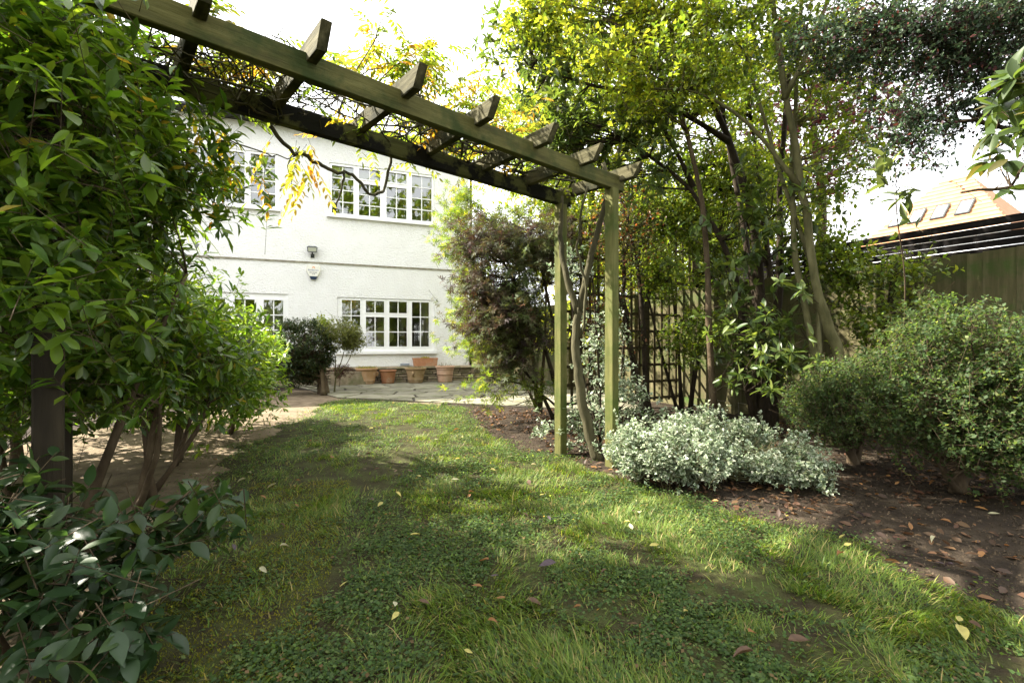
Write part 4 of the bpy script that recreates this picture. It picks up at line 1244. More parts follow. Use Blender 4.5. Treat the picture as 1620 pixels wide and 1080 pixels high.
# cordyline: strap leaves arching from a bare stem
cd = thing('cordyline', (-3.15, 4.1, 0), 'spiky cordyline with narrow strap leaves showing against the white wall', 'plant')
mb = MB(); mb.tube([(0, 0, 0), (0.03, 0.02, 0.9), (0.0, 0.05, 1.75), (0.06, 0.0, 2.25)], [0.06, 0.05, 0.045, 0.035], 8)
mb.build('trunk', M['bark_brown'], cd, smooth=True)
VV, FF = [], []
for k in range(70):
    a = random.uniform(0, 6.28); el = random.uniform(-0.6, 1.2); L = random.uniform(0.45, 0.75)
    p = Vector((0.06, 0, 2.22 + random.uniform(-.1, .1)))
    d = Vector((math.cos(a) * math.cos(el), math.sin(a) * math.cos(el), math.sin(el)))
    sd = d.cross(Vector((0, 0, 1))).normalized()
    b0 = len(VV)
    for i in range(7):
        t = i / 6
        w = 0.016 * math.sin(math.pi * (0.12 + 0.88 * (1 - t)) * 0.5 + 0.1) * (1 if t < 0.98 else 0.1)
        VV += [tuple(p - sd * w), tuple(p + sd * w)]
        p = p + d * (L / 6)
        d = (d + Vector((0, 0, -0.17 - 0.1 * t))).normalized()
    FF += [(b0 + 2 * i, b0 + 2 * i + 1, b0 + 2 * i + 3, b0 + 2 * i + 2) for i in range(6)]
VV = np.array(VV)
me = np_mesh('crown', VV, np.full(len(FF), 4), np.array(FF).ravel(), np.repeat(pal(70, [(2, (0.05, 0.10, 0.03)), (1, (0.09, 0.14, 0.04))]), 14, axis=0), True)
link('crown', me, M['leaf'], cd)

# ------------------------------------------------------------------ clipped bush, lollipop shrub, small red maple
BOX = [(5, (0.022, 0.042, 0.018)), (3, (0.032, 0.058, 0.022)), (1.3, (0.05, 0.07, 0.03)), (1, (0.06, 0.05, 0.028))]
plant('clipped_bush', 'dense dark green clipped round bush beside the far end of the lawn', 'bush', (-3.55, 8.85, 0),
      [([(-3.58, 8.85, 0), (-3.62, 8.85, 0.3), (-3.8, 8.85, 0.7)], 0.07, 0.03), ([(-3.5, 8.8, 0), (-3.5, 8.8, 0.3), (-3.7, 8.8, 0.7)], 0.06, 0.03), ([(-3.62, 8.9, 0), (-3.75, 9.0, 0.45)], 0.07, 0.03), ([(-3.5, 8.72, 0), (-3.52, 8.7, 0.35), (-3.6, 8.8, 0.7)], 0.06, 0.03)],
      [((-3.98, 8.85, 0.86), (0.60, 0.55, 0.60)), ((-4.05, 8.85, 0.55), (0.50, 0.45, 0.38))],
      clumps=380, twigs=4200, leaf=(0.039, 0.022), twig_len=(0.05, 0.11), leaves=9, tm='quad', palette=BOX, spread=0.05, shell=0.72, up=0.2, outw=1.2, rnd=0.35, bark='bark_brown', branch_r=0.008, twig_r=0)
plant('standard_shrub', 'thin stemmed shrub with a small rounded lighter green head beside the clipped bush', 'shrub', (-3.42, 9.0, 0),
      [([(-3.42, 9.0, 0), (-3.4, 9.0, 0.3), (-3.28, 9.0, 0.62), (-3.2, 9.0, 0.95)], 0.018, 0.006), ([(-3.4, 9.0, 0.3), (-3.15, 9.0, 0.6), (-3.05, 9.0, 0.9)], 0.012, 0.005), ([(-3.4, 9.0, 0.35), (-3.4, 9.05, 0.7), (-3.5, 9.0, 1.0)], 0.012, 0.005)],
      [((-3.28, 9.0, 1.15), (0.36, 0.3, 0.28)), ((-3.05, 9.0, 1.0), (0.2, 0.2, 0.2))],
      clumps=90, twigs=1500, leaf=(0.032, 0.015), twig_len=(0.06, 0.14), leaves=9, tm='quad', palette=[(3, (0.09, 0.12, 0.035)), (2, (0.12, 0.15, 0.04)), (1, (0.07, 0.085, 0.03))], spread=0.06, shell=0.5, up=0.3, bark='bark_green', branch_r=0.005, twig_r=0.001)
plant('lime_shrub', 'small lime green shoot rising behind the clipped bush', 'shrub', (-3.95, 9.5, 0),
      [([(-3.95, 9.5, 0), (-3.92, 9.5, 0.8), (-3.88, 9.5, 1.3)], 0.012, 0.005)],
      [((-3.88, 9.5, 1.35), (0.2, 0.2, 0.2))], clumps=14, twigs=110, leaf=(0.055, 0.026), leaves=7, palette=[(2, (0.16, 0.24, 0.03)), (1, (0.22, 0.28, 0.05))], spread=0.06, branch_r=0.005)
plant('red_maple', 'little dark red maple in front of the stone planter', 'shrub', (-3.75, 10.15, 0.03),
      [([(-3.75, 10.15, 0.03), (-3.74, 10.15, 0.15), (-3.7, 10.15, 0.3)], 0.008, 0.004)],
      [((-3.72, 10.15, 0.38), (0.26, 0.2, 0.13))], clumps=18, twigs=130, leaf=(0.05, 0.05), leaves=5, tm='maple', palette=[(2, (0.035, 0.012, 0.014)), (1, (0.06, 0.018, 0.018))], mat='leaf_soft', spread=0.05, droop=0.4, branch_r=0.004, twig_len=(0.05, 0.1))

# ------------------------------------------------------------------ maples by the patio
mst = lambda *p: list(p)
plant('purple_maple', 'spreading japanese maple with dark purple and green leaves behind the pergola posts', 'tree', (0.55, 5.5, 0),
      [([(0.55, 5.5, 0), (0.5, 5.5, 0.6), (0.25, 5.45, 1.3), (-0.1, 5.4, 1.9)], 0.035, 0.01), ([(0.56, 5.5, 0), (0.55, 5.5, 0.8), (0.4, 5.5, 1.7), (0.2, 5.5, 2.3)], 0.03, 0.01), ([(0.52, 5.5, 0), (0.3, 5.45, 0.5), (-0.1, 5.4, 0.9), (-0.4, 5.35, 1.1)], 0.025, 0.008),
       ([(0.55, 5.5, 0.2), (0.2, 5.4, 0.5), (-0.2, 5.3, 0.55)], 0.015, 0.006)],
      [((-0.12, 5.4, 1.9), (0.55, 0.42, 0.55)), ((-0.02, 5.35, 1.2), (0.55, 0.42, 0.45)), ((0.35, 5.5, 2.1), (0.35, 0.35, 0.4)), ((0.0, 5.25, 0.8), (0.35, 0.3, 0.2))],
      clumps=130, twigs=1600, leaf=(0.088, 0.088), leaves=7, tm='maple', mat='leaf_purple', bark='bark_dark', spread=0.12, shell=0.45, up=-0.05, droop=0.35, fwd=0.6, twig_len=(0.1, 0.22),
      palette=[(4, (0.045, 0.034, 0.036)), (3, (0.06, 0.038, 0.036)), (2, (0.06, 0.058, 0.028)), (4, (0.062, 0.10, 0.028)), (0.3, (0.12, 0.05, 0.02))],
      clump_pal=[(3, (0.045, 0.034, 0.038)), (2, (0.06, 0.05, 0.028)), (3, (0.06, 0.10, 0.026))], branch_r=0.008)
plant('green_maple', 'lime green maple filling the space behind the purple one', 'tree', (0.35, 6.35, 0),
      [([(0.35, 6.35, 0), (0.3, 6.4, 0.9), (0.0, 6.5, 1.9), (-0.2, 6.5, 2.6)], 0.035, 0.01), ([(0.38, 6.35, 0), (0.45, 6.4, 1.0), (0.5, 6.5, 2.2)], 0.03, 0.01), ([(0.33, 6.35, 0.1), (0.0, 6.4, 0.8), (-0.4, 6.4, 1.4)], 0.02, 0.008)],
      [((-0.47, 6.42, 2.45), (0.55, 0.4, 0.75)), ((0.2, 6.6, 2.5), (0.7, 0.4, 0.7)), ((-0.2, 6.4, 1.3), (0.55, 0.4, 0.6)), ((-0.05, 5.25, 0.5), (0.42, 0.35, 0.22)), ((-0.42, 5.95, 1.3), (0.34, 0.4, 0.6)), ((0.9, 6.7, 2.3), (0.5, 0.4, 0.6))],
      clumps=160, twigs=2100, leaf=(0.086, 0.086), leaves=7, tm='maple', mat='leaf_soft', bark='bark_brown', spread=0.13, shell=0.4, up=0.0, droop=0.3, fwd=0.6, twig_len=(0.1, 0.22),
      palette=[(4, (0.085, 0.145, 0.02)), (3, (0.12, 0.175, 0.024)), (2, (0.06, 0.11, 0.018)), (1, (0.18, 0.19, 0.03))], branch_r=0.008)

# ------------------------------------------------------------------ variegated euonymus
VG = [(3, (0.045, 0.085, 0.04)), (2, (0.065, 0.11, 0.055))]
VE = [(4, (0.43, 0.52, 0.44)), (2, (0.34, 0.42, 0.32)), (1.2, (0.11, 0.16, 0.08))]
plant('variegated_euonymus', 'low mounded white and green variegated bush at the lawn edge', 'bush', (1.3, 3.2, 0),
      [([(1.3, 3.2, 0), (1.2, 3.15, 0.2)], 0.012, 0.006), ([(1.35, 3.2, 0), (1.6, 3.2, 0.2)], 0.012, 0.006)],
      [((1.12, 3.18, 0.21), (0.40, 0.30, 0.18)), ((1.36, 3.35, 0.30), (0.34, 0.28, 0.18)), ((1.72, 3.2, 0.22), (0.34, 0.28, 0.17)), ((1.88, 3.08, 0.12), (0.16, 0.16, 0.1)), ((0.86, 3.2, 0.22), (0.16, 0.18, 0.15))],
      clumps=200, twigs=2800, leaf=(0.030, 0.020), leaves=10, tm='diam', palette=VG, edge_pal=VE, spread=0.055, shell=0.6, up=0.45, outw=0.9, rnd=0.5, twig_len=(0.05, 0.15), mat='leaf_pale', fwd=0.5, bark='bark_green', branch_r=0.004, twig_r=0.0012)
plant('variegated_euonymus', 'straggly variegated climber around the pergola posts and trunk', 'shrub', (0.78, 4.15, 0),
      [([(0.78, 4.15, 0), (0.8, 4.2, 0.5), (0.75, 4.2, 1.1), (0.7, 4.1, 1.7)], 0.014, 0.006), ([(0.85, 4.2, 0), (1.0, 4.35, 0.5), (1.05, 4.4, 1.0)], 0.014, 0.006), ([(0.75, 4.1, 0), (0.5, 4.1, 0.3)], 0.01, 0.005), ([(0.78, 4.1, 0.1), (0.6, 4.25, 0.8), (0.5, 4.25, 1.7)], 0.01, 0.005)],
      [((0.66, 4.02, 0.25), (0.26, 0.2, 0.25)), ((0.95, 4.3, 0.45), (0.28, 0.25, 0.4)), ((0.78, 4.25, 1.0), (0.25, 0.2, 0.45)), ((0.28, 4.3, 0.14), (0.16, 0.14, 0.12)), ((0.55, 4.15, 1.65), (0.22, 0.15, 0.3)), ((1.2, 4.3, 0.3), (0.2, 0.2, 0.3))],
      clumps=80, twigs=430, leaf=(0.04, 0.026), leaves=8, tm='diam', palette=VG, edge_pal=VE, spread=0.07, shell=0.4, up=0.3, twig_len=(0.08, 0.16), mat='leaf_pale', bark='bark_dark', branch_r=0.006, twig_r=0.0015)

# ------------------------------------------------------------------ lonicera bushes on the right
LON = [(5, (0.042, 0.080, 0.030)), (3, (0.060, 0.105, 0.040)), (2, (0.030, 0.060, 0.024)), (1.2, (0.11, 0.15, 0.065))]
lon_kw = dict(tm='quad', palette=LON, mat='leaf_soft', bark='bark_brown', up=0.25, outw=0.9, rnd=0.55, twig_len=(0.06, 0.24), leaves=13, fwd=0.25, leaf_spread=0.9, branch_r=0.009, twig_r=0.0013)
plant('box_honeysuckle', 'large rounded small leaved bush on a short bare stem by the fence', 'bush', (2.82, 2.95, 0),
      [([(2.82, 2.95, 0), (2.84, 2.95, 0.15), (2.8, 2.95, 0.4)], 0.05, 0.03), ([(2.8, 2.93, 0.02), (2.65, 2.9, 0.2), (2.6, 2.9, 0.4)], 0.022, 0.015), ([(2.84, 2.97, 0.05), (3.05, 3.0, 0.3), (3.1, 3.0, 0.6)], 0.025, 0.015)],
      [((2.85, 2.98, 0.86), (0.50, 0.45, 0.38)), ((2.62, 2.95, 0.62), (0.38, 0.36, 0.36)), ((3.12, 2.85, 0.60), (0.42, 0.4, 0.38)), ((2.78, 2.75, 0.40), (0.4, 0.3, 0.2))],
      clumps=230, twigs=4300, leaf=(0.025, 0.017), spread=0.075, shell=0.6, **lon_kw)
plant('box_honeysuckle', 'smaller rounded small leaved bush between the variegated bush and the large rounded one', 'bush', (2.66, 3.65, 0),
      [([(2.66, 3.65, 0), (2.65, 3.65, 0.15), (2.6, 3.65, 0.35)], 0.045, 0.025), ([(2.67, 3.65, 0.02), (2.8, 3.7, 0.25)], 0.025, 0.015)],
      [((2.58, 3.65, 0.58), (0.36, 0.34, 0.26)), ((2.82, 3.75, 0.66), (0.3, 0.3, 0.24)), ((2.48, 3.55, 0.42), (0.3, 0.28, 0.2))],
      clumps=140, twigs=2300, leaf=(0.025, 0.017), spread=0.075, shell=0.55, **lon_kw)

# ------------------------------------------------------------------ trees and tall shrubs on the right
RHO = [(4, (0.045, 0.078, 0.026)), (3, (0.06, 0.105, 0.032)), (2, (0.085, 0.14, 0.035)), (1, (0.12, 0.17, 0.045))]
GRN = [(4, (0.10, 0.165, 0.022)), (3, (0.13, 0.20, 0.026)), (2, (0.18, 0.24, 0.032)), (2, (0.06, 0.11, 0.02))]
LIM = [(3, (0.15, 0.215, 0.026)), (3, (0.20, 0.26, 0.03)), (2, (0.26, 0.30, 0.04)), (2, (0.10, 0.165, 0.022))]
plant('rhododendron', 'many stemmed rhododendron tree with long leathery leaves beside the trellis', 'tree', (2.7, 5.0, 0),
      [([(2.7, 5.0, 0), (2.68, 5.0, 1.0), (2.62, 5.0, 2.2), (2.3, 4.95, 3.2), (1.8, 4.9, 4.0)], 0.075, 0.02), ([(2.78, 5.02, 0), (2.85, 5.0, 1.2), (2.85, 5.0, 2.6), (3.0, 5.0, 4.4)], 0.06, 0.02),
       ([(2.62, 5.0, 0), (2.5, 5.0, 0.9), (2.4, 5.0, 1.8), (1.9, 4.9, 2.6), (1.2, 4.9, 3.1)], 0.05, 0.015), ([(2.7, 5.05, 0), (2.72, 5.2, 1.5), (2.5, 5.3, 3.0), (2.2, 5.3, 4.6)], 0.055, 0.015),
       ([(2.6, 4.95, 0), (2.35, 4.8, 0.7), (2.3, 4.75, 1.3)], 0.03, 0.012), ([(2.3, 4.95, 3.1), (1.6, 4.9, 3.5), (0.8, 4.95, 3.7), (0.2, 5.0, 3.9)], 0.03, 0.01), ([(1.9, 4.9, 2.6), (1.5, 4.9, 3.4), (1.1, 4.9, 4.2)], 0.025, 0.01)],
      [((0.9, 4.95, 3.3), (0.75, 0.5, 0.5)), ((0.15, 5.0, 4.0), (0.55, 0.5, 0.55)), ((1.8, 5.1, 4.3), (0.9, 0.6, 0.7)), ((1.0, 4.9, 4.6), (0.8, 0.5, 0.5)), ((2.35, 4.6, 1.05), (0.38, 0.3, 0.42)), ((2.2, 4.7, 1.95), (0.5, 0.35, 0.4)), ((2.6, 4.6, 2.3), (0.5, 0.3, 0.45)), ((1.4, 4.9, 2.9), (0.4, 0.3, 0.3)), ((2.45, 4.35, 0.85), (0.34, 0.24, 0.3)), ((0.45, 5.0, 3.1), (0.45, 0.35, 0.35))],
      clumps=150, twigs=1150, split=200, leaf=(0.115, 0.042), leaves=8, tm='lance', whorl=0.15, fwd=0.25, droop=0.15, palette=RHO, bark='bark_dark', spread=0.16, shell=0.35, smooth=True, twig_len=(0.15, 0.3), twig_r=0.003, branch_r=0.014)
plant('leaning_tree', 'slender pale barked leaning tree in front of the board fence', 'tree', (3.12, 4.3, 0),
      [([(3.12, 4.3, 0), (3.08, 4.3, 0.5), (3.0, 4.3, 0.95), (2.80, 4.3, 1.38), (2.74, 4.3, 1.9), (2.64, 4.3, 2.55), (2.5, 4.3, 3.25), (2.41, 4.3, 4.1), (2.3, 4.4, 5.2)], 0.058, 0.02),
       ([(3.0, 4.32, 0), (2.85, 4.35, 0.6), (2.78, 4.4, 1.2), (2.65, 4.45, 2.0), (2.7, 4.5, 3.0), (2.8, 4.5, 4.6)], 0.045, 0.015), ([(2.5, 4.3, 3.2), (2.8, 4.25, 3.8), (3.0, 4.2, 4.6)], 0.025, 0.01), ([(2.85, 4.35, 0.6), (2.9, 4.4, 1.6), (2.55, 4.5, 2.6), (2.3, 4.6, 3.8)], 0.03, 0.012),
       ([(2.64, 4.3, 2.4), (2.2, 4.3, 3.0), (1.7, 4.3, 3.3), (1.3, 4.3, 3.3)], 0.022, 0.008)],
      [((2.5, 4.4, 4.3), (0.8, 0.6, 0.8)), ((2.95, 4.3, 3.4), (0.5, 0.4, 0.5)), ((3.1, 4.4, 2.7), (0.35, 0.3, 0.4)), ((1.6, 4.3, 3.5), (0.5, 0.4, 0.35))],
      clumps=100, twigs=1500, leaf=(0.058, 0.032), leaves=8, tm='diam', palette=GRN, bark='bark_green', spread=0.2, shell=0.3, branch_r=0.01)
plant('golden_tree', 'tree with bright golden lime foliage catching the sun over the pergola end', 'tree', (2.05, 4.75, 0),
      [([(2.05, 4.75, 0), (2.0, 4.75, 1.2), (1.95, 4.7, 2.4), (1.6, 4.6, 3.4), (1.4, 4.55, 4.2)], 0.04, 0.012)],
      [((1.45, 4.55, 4.1), (0.7, 0.4, 0.4)), ((0.85, 4.5, 3.7), (0.5, 0.3, 0.22)), ((1.85, 4.4, 3.5), (0.35, 0.3, 0.25)), ((1.3, 4.4, 4.6), (1.0, 0.4, 0.4)), ((0.3, 4.6, 4.2), (0.5, 0.3, 0.3)), ((1.2, 4.5, 3.3), (0.25, 0.2, 0.2))],
      clumps=80, twigs=1000, leaf=(0.065, 0.036), leaves=8, tm='diam', palette=LIM, mat='leaf_soft', bark='bark_brown', spread=0.12, shell=0.35, droop=0.2)
plant('privet_tree', 'leafy privet tree filling the gap above the board fence behind the leaning trunk', 'tree', (3.5, 6.2, 0),
      [([(3.5, 6.2, 0), (3.45, 6.2, 1.5), (3.3, 6.2, 3.0), (3.1, 6.2, 4.4)], 0.06, 0.015), ([(3.5, 6.2, 0.8), (3.75, 6.2, 2.2), (3.7, 6.2, 3.8)], 0.04, 0.012), ([(3.4, 6.2, 2.0), (2.9, 6.2, 3.0), (2.5, 6.2, 4.0)], 0.03, 0.01)],
      [((3.1, 6.2, 4.3), (0.9, 0.5, 0.9)), ((2.5, 6.3, 4.6), (0.8, 0.5, 0.8)), ((3.2, 6.1, 2.9), (0.6, 0.4, 0.6)), ((1.3, 6.4, 4.4), (0.9, 0.5, 0.8)), ((0.5, 6.6, 4.3), (0.6, 0.4, 0.8)), ((0.9, 6.6, 3.4), (0.7, 0.4, 0.4))],
      clumps=130, twigs=2300, leaf=(0.06, 0.034), leaves=8, tm='diam', palette=GRN + LIM[:1], mat='leaf_soft', bark='bark_dark', spread=0.18, shell=0.3, branch_r=0.012)
plant('green_shrub', 'fresh green small leaved shrub climbing over the trellis', 'shrub', (2.25, 6.2, 0),
      [([(2.25, 6.2, 0), (2.2, 6.2, 1.2), (2.0, 6.2, 2.4)], 0.03, 0.01), ([(2.35, 6.2, 0), (2.5, 6.2, 1.0), (2.7, 6.2, 2.2)], 0.03, 0.01), ([(2.2, 6.15, 0), (1.9, 6.1, 1.0), (1.7, 6.1, 1.9)], 0.025, 0.01), ([(2.3, 6.1, 0), (2.3, 5.9, 0.8)], 0.02, 0.008)],
      [((2.0, 6.0, 2.7), (0.6, 0.35, 0.5)), ((2.6, 6.1, 2.3), (0.6, 0.4, 0.6)), ((1.9, 5.8, 1.9), (0.4, 0.25, 0.4)), ((2.2, 5.7, 1.1), (0.4, 0.25, 0.35)), ((2.7, 6.1, 3.2), (0.7, 0.4, 0.5))],
      clumps=130, twigs=2400, leaf=(0.052, 0.032), leaves=8, tm='diam', palette=GRN, bark='bark_dark', spread=0.12, shell=0.35)
plant('tangled_shrub', 'dark tangled bare stems with few leaves between the pergola and trellis', 'shrub', (1.62, 5.6, 0),
      [([(1.62, 5.6, 0), (1.5, 5.6, 0.5), (1.38, 5.6, 1.1), (1.32, 5.6, 1.7), (1.4, 5.6, 2.6)], 0.06, 0.012), ([(1.65, 5.6, 0), (1.6, 5.65, 0.9), (1.55, 5.7, 1.9), (1.3, 5.7, 2.8)], 0.045, 0.012), ([(1.58, 5.55, 0), (1.4, 5.4, 0.8), (1.2, 5.3, 1.6), (1.0, 5.2, 2.4)], 0.03, 0.008), ([(1.2, 5.5, 0), (1.1, 5.5, 1.0), (1.15, 5.5, 2.2)], 0.018, 0.006), ([(0.95, 5.4, 0), (0.9, 5.4, 1.1), (0.8, 5.4, 2.2)], 0.016, 0.006)],
      [((1.25, 5.5, 2.2), (0.5, 0.3, 0.7)), ((1.1, 5.4, 1.2), (0.35, 0.25, 0.5))],
      clumps=90, twigs=600, leaf=(0.05, 0.026), leaves=5, tm='diam', palette=[(2, (0.05, 0.08, 0.03)), (1, (0.1, 0.1, 0.05)), (1, (0.15, 0.06, 0.03))], bark='bark_dark', spread=0.12, shell=0.2, twig_len=(0.15, 0.4), branch_r=0.007, twig_r=0.002)
plant('fence_shrub', 'bright green oval leaved shrub arching over the board fence', 'shrub', (3.55, 4.6, 0),
      [([(3.55, 4.6, 0), (3.5, 4.6, 0.8), (3.4, 4.6, 1.5)], 0.02, 0.008), ([(3.58, 4.6, 0), (3.6, 4.55, 0.9), (3.65, 4.5, 1.6)], 0.018, 0.008)],
      [((3.35, 4.55, 1.65), (0.42, 0.22, 0.28)), ((3.65, 4.45, 1.55), (0.28, 0.2, 0.3)), ((3.4, 4.5, 1.15), (0.25, 0.15, 0.25)), ((3.05, 4.6, 1.9), (0.35, 0.22, 0.25))],
      clumps=56, twigs=520, leaf=(0.055, 0.034), leaves=7, tm='oval', palette=GRN, bark='bark_dark', spread=0.1, shell=0.3, branch_r=0.007)
COT = [(4, (0.03, 0.058, 0.034)), (3, (0.045, 0.08, 0.045)), (1.5, (0.09, 0.135, 0.07)), (1, (0.05, 0.025, 0.035)), (0.3, (0.12, 0.035, 0.03))]
plant('cotoneaster_tree', 'dark small leaved tree arching over from beyond the frame above the fence', 'tree', (4.6, 3.2, 0),
      [([(4.6, 3.2, 0), (4.55, 3.2, 1.2), (4.3, 3.3, 2.2), (3.9, 3.4, 2.7), (3.4, 3.5, 3.1), (2.9, 3.6, 3.5)], 0.07, 0.02), ([(4.5, 3.2, 1.4), (4.2, 3.3, 2.6), (3.8, 3.4, 3.3), (3.3, 3.5, 3.8)], 0.05, 0.02), ([(4.3, 3.3, 2.2), (3.8, 3.4, 2.45), (3.35, 3.4, 2.6), (3.05, 3.45, 2.55)], 0.03, 0.008)],
      [((3.25, 3.55, 3.15), (0.65, 0.5, 0.38)), ((3.7, 3.45, 2.7), (0.4, 0.4, 0.35)), ((2.7, 3.7, 3.4), (0.5, 0.4, 0.3)), ((3.05, 3.45, 2.62), (0.38, 0.3, 0.2)), ((2.95, 3.4, 2.3), (0.12, 0.1, 0.2)), ((3.7, 3.5, 3.4), (0.5, 0.5, 0.4))],
      clumps=150, twigs=2300, leaf=(0.035, 0.022), leaves=11, tm='quad', palette=COT, bark='bark_dark', spread=0.1, shell=0.3, up=-0.1, twig_len=(0.12, 0.28), branch_r=0.01, twig_r=0.0015, fwd=0.3, mat='leaf_pale')
plant('overhanging_branch', 'large leaved branch reaching in front of the orange roof', 'branch', (2.75, 1.9, 0),
      [([(2.75, 1.9, 0), (2.72, 1.9, 0.8), (2.6, 1.92, 1.35), (2.35, 1.95, 1.58), (2.1, 1.97, 1.62), (1.92, 2.0, 1.6)], 0.022, 0.005), ([(2.6, 1.92, 1.35), (2.4, 1.95, 1.75), (2.2, 1.95, 1.85)], 0.012, 0.005)],
      [((2.06, 1.98, 1.66), (0.16, 0.12, 0.08)), ((2.16, 1.95, 1.82), (0.18, 0.12, 0.12)), ((2.08, 1.9, 1.98), (0.12, 0.1, 0.12))],
      clumps=18, twigs=26, split=182, leaf=(0.105, 0.042), leaves=7, tm='lance', whorl=0.15, fwd=0.35, droop=0.1, spread=0.03, shell=0.5, smooth=True, twig_len=(0.06, 0.12), up=0.0, twig_r=0.002, branch_r=0.004,
      palette=[(4, (0.04, 0.075, 0.025)), (2, (0.055, 0.10, 0.03)), (1, (0.085, 0.085, 0.03))])
plant('tall_shoot', 'upright shoot with long grey green leaves rising behind the large rounded bush', 'shrub', (2.78, 3.35, 0),
      [([(2.78, 3.35, 0), (2.75, 3.3, 0.8), (2.62, 3.1, 1.4), (2.42, 2.95, 1.75), (2.34, 2.85, 2.02)], 0.006, 0.003)],
      [((2.36, 2.87, 1.95), (0.12, 0.1, 0.14)), ((2.5, 3.0, 1.68), (0.1, 0.1, 0.1))],
      clumps=8, twigs=8, split=40, leaf=(0.13, 0.042), leaves=5, tm='lance', whorl=0.9, fwd=0.8, droop=0.0, spread=0.03, shell=0.4, smooth=True, twig_len=(0.06, 0.14), up=0.2, twig_r=0.002, branch_r=0.004,
      palette=[(3, (0.06, 0.09, 0.05)), (2, (0.08, 0.11, 0.06)), (1, (0.04, 0.07, 0.03))])
plant('purple_prunus', 'tall purple leaved tree beyond the fence', 'tree', (5.9, 8.7, 0),
      [([(5.9, 8.7, 0), (5.8, 8.7, 2.0), (5.7, 8.6, 4.0), (5.4, 8.5, 5.5)], 0.13, 0.04), ([(5.8, 8.7, 2.2), (5.0, 8.4, 3.6), (4.4, 8.2, 4.6)], 0.05, 0.015)],
      [((5.3, 7.9, 4.3), (1.2, 0.7, 0.9)), ((5.4, 8.4, 4.6), (1.3, 0.9, 1.1)), ((4.6, 8.3, 5.4), (1.2, 0.8, 1.0)), ((6.2, 8.4, 5.6), (1.2, 0.9, 1.2)), ((3.9, 8.2, 4.2), (0.7, 0.6, 0.8))],
      clumps=110, twigs=1300, leaf=(0.085, 0.06), leaves=6, tm='diam', palette=[(4, (0.085, 0.024, 0.036)), (2, (0.12, 0.035, 0.045)), (2, (0.055, 0.025, 0.03)), (1, (0.10, 0.14, 0.04))], mat='leaf_purple', bark='bark_brown', spread=0.25, shell=0.3, twig_len=(0.2, 0.45), branch_r=0.02, twig_r=0.003)
def back_tree(label, base, h, w, palette, n=1100, group=None, leaf=(0.10, 0.06), mat='leaf_soft', clumps=80):
    x_, y_, z_ = base
    plant('garden_tree', label, 'tree', base,
          [([(x_, y_, 0), (x_ + 0.05, y_, h * 0.3), (x_ - 0.05, y_ + 0.1, h * 0.6), (x_, y_, h * 0.85)], 0.05 * w, 0.02), ([(x_, y_, h * 0.3), (x_ - w * 0.4, y_, h * 0.55), (x_ - w * 0.6, y_, h * 0.75)], 0.03 * w, 0.012), ([(x_, y_, h * 0.35), (x_ + w * 0.4, y_ + 0.2, h * 0.6), (x_ + w * 0.6, y_, h * 0.8)], 0.03 * w, 0.012)],
          [((x_, y_, h * 0.7), (w, w * 0.8, h * 0.32)), ((x_ - w * 0.45, y_ - 0.2, h * 0.55), (w * 0.6, w * 0.6, h * 0.28)), ((x_ + w * 0.5, y_ + 0.1, h * 0.5), (w * 0.6, w * 0.6, h * 0.3)), ((x_, y_, h * 0.3), (w * 0.8, w * 0.7, h * 0.25))],
          clumps=clumps, twigs=n, leaf=leaf, leaves=7, tm='diam', palette=palette, mat=mat, spread=0.22 * w ** 0.5, shell=0.35, twig_len=(0.2, 0.4), branch_r=0.02, twig_r=0.003, group=group)
back_tree('tall fresh green tree standing behind the trellis', (1.5, 8.8, 0), 8.6, 1.8, LIM, 3300, leaf=(0.095, 0.055), clumps=150)
back_tree('yellow green tree beyond the corner of the white house', (3.1, 11.5, 0), 6.0, 1.7, LIM, 2000, leaf=(0.11, 0.065))
back_tree('green tree between the trellis and the board fence beyond', (3.9, 7.9, 0), 4.6, 1.0, LIM, 1700, leaf=(0.085, 0.05))
back_tree('dull green tree far behind the trellis at the side of the house', (5.6, 14.5, 0), 6.5, 2.0, GRN, 1500, leaf=(0.15, 0.09))
# trees around the garden behind the viewpoint: they shade the lawn and are mirrored in the windows
for k, (bx_, by_, hh, ww) in enumerate([(-5.0, 3.6, 4.4, 1.2), (-4.8, 1.3, 5.2, 1.3), (-5.4, -1.0, 6.5, 1.5), (-8.0, 1.0, 9.0, 2.0), (1.6, -4.4, 5.5, 1.7), (4.6, -4.0, 6.5, 1.8), (7.0, -6.5, 14.0, 3.2), (2.8, -9.5, 14.5, 3.4), (11.5, -9.0, 16.0, 4.0), (11.5, -3.5, 13, 3.2), (-1.8, -9.5, 14.5, 3.2)]):
    back_tree(['leafy tree beyond the left shrub row', 'taller leafy tree beyond the left shrub row level with the pergola', 'broad tree on the left boundary behind the viewpoint', 'tall tree in the next garden on the left', 'green tree at the bottom of the garden', 'bushy tree at the bottom right of the garden', 'tall tree mirrored in the windows',
               'tallest tree at the bottom of the garden', 'tall dark tree at the garden end', 'tall tree beyond the right boundary', 'tall tree in the corner of the garden end'][k], (bx_, by_, 0), hh, ww, GRN, 900 if k < 4 else (600 if k in (6, 7, 10) else 250), leaf=(0.12, 0.07) if k < 4 else ((0.16, 0.1) if hh < 8 else (0.4, 0.26)), clumps=70)

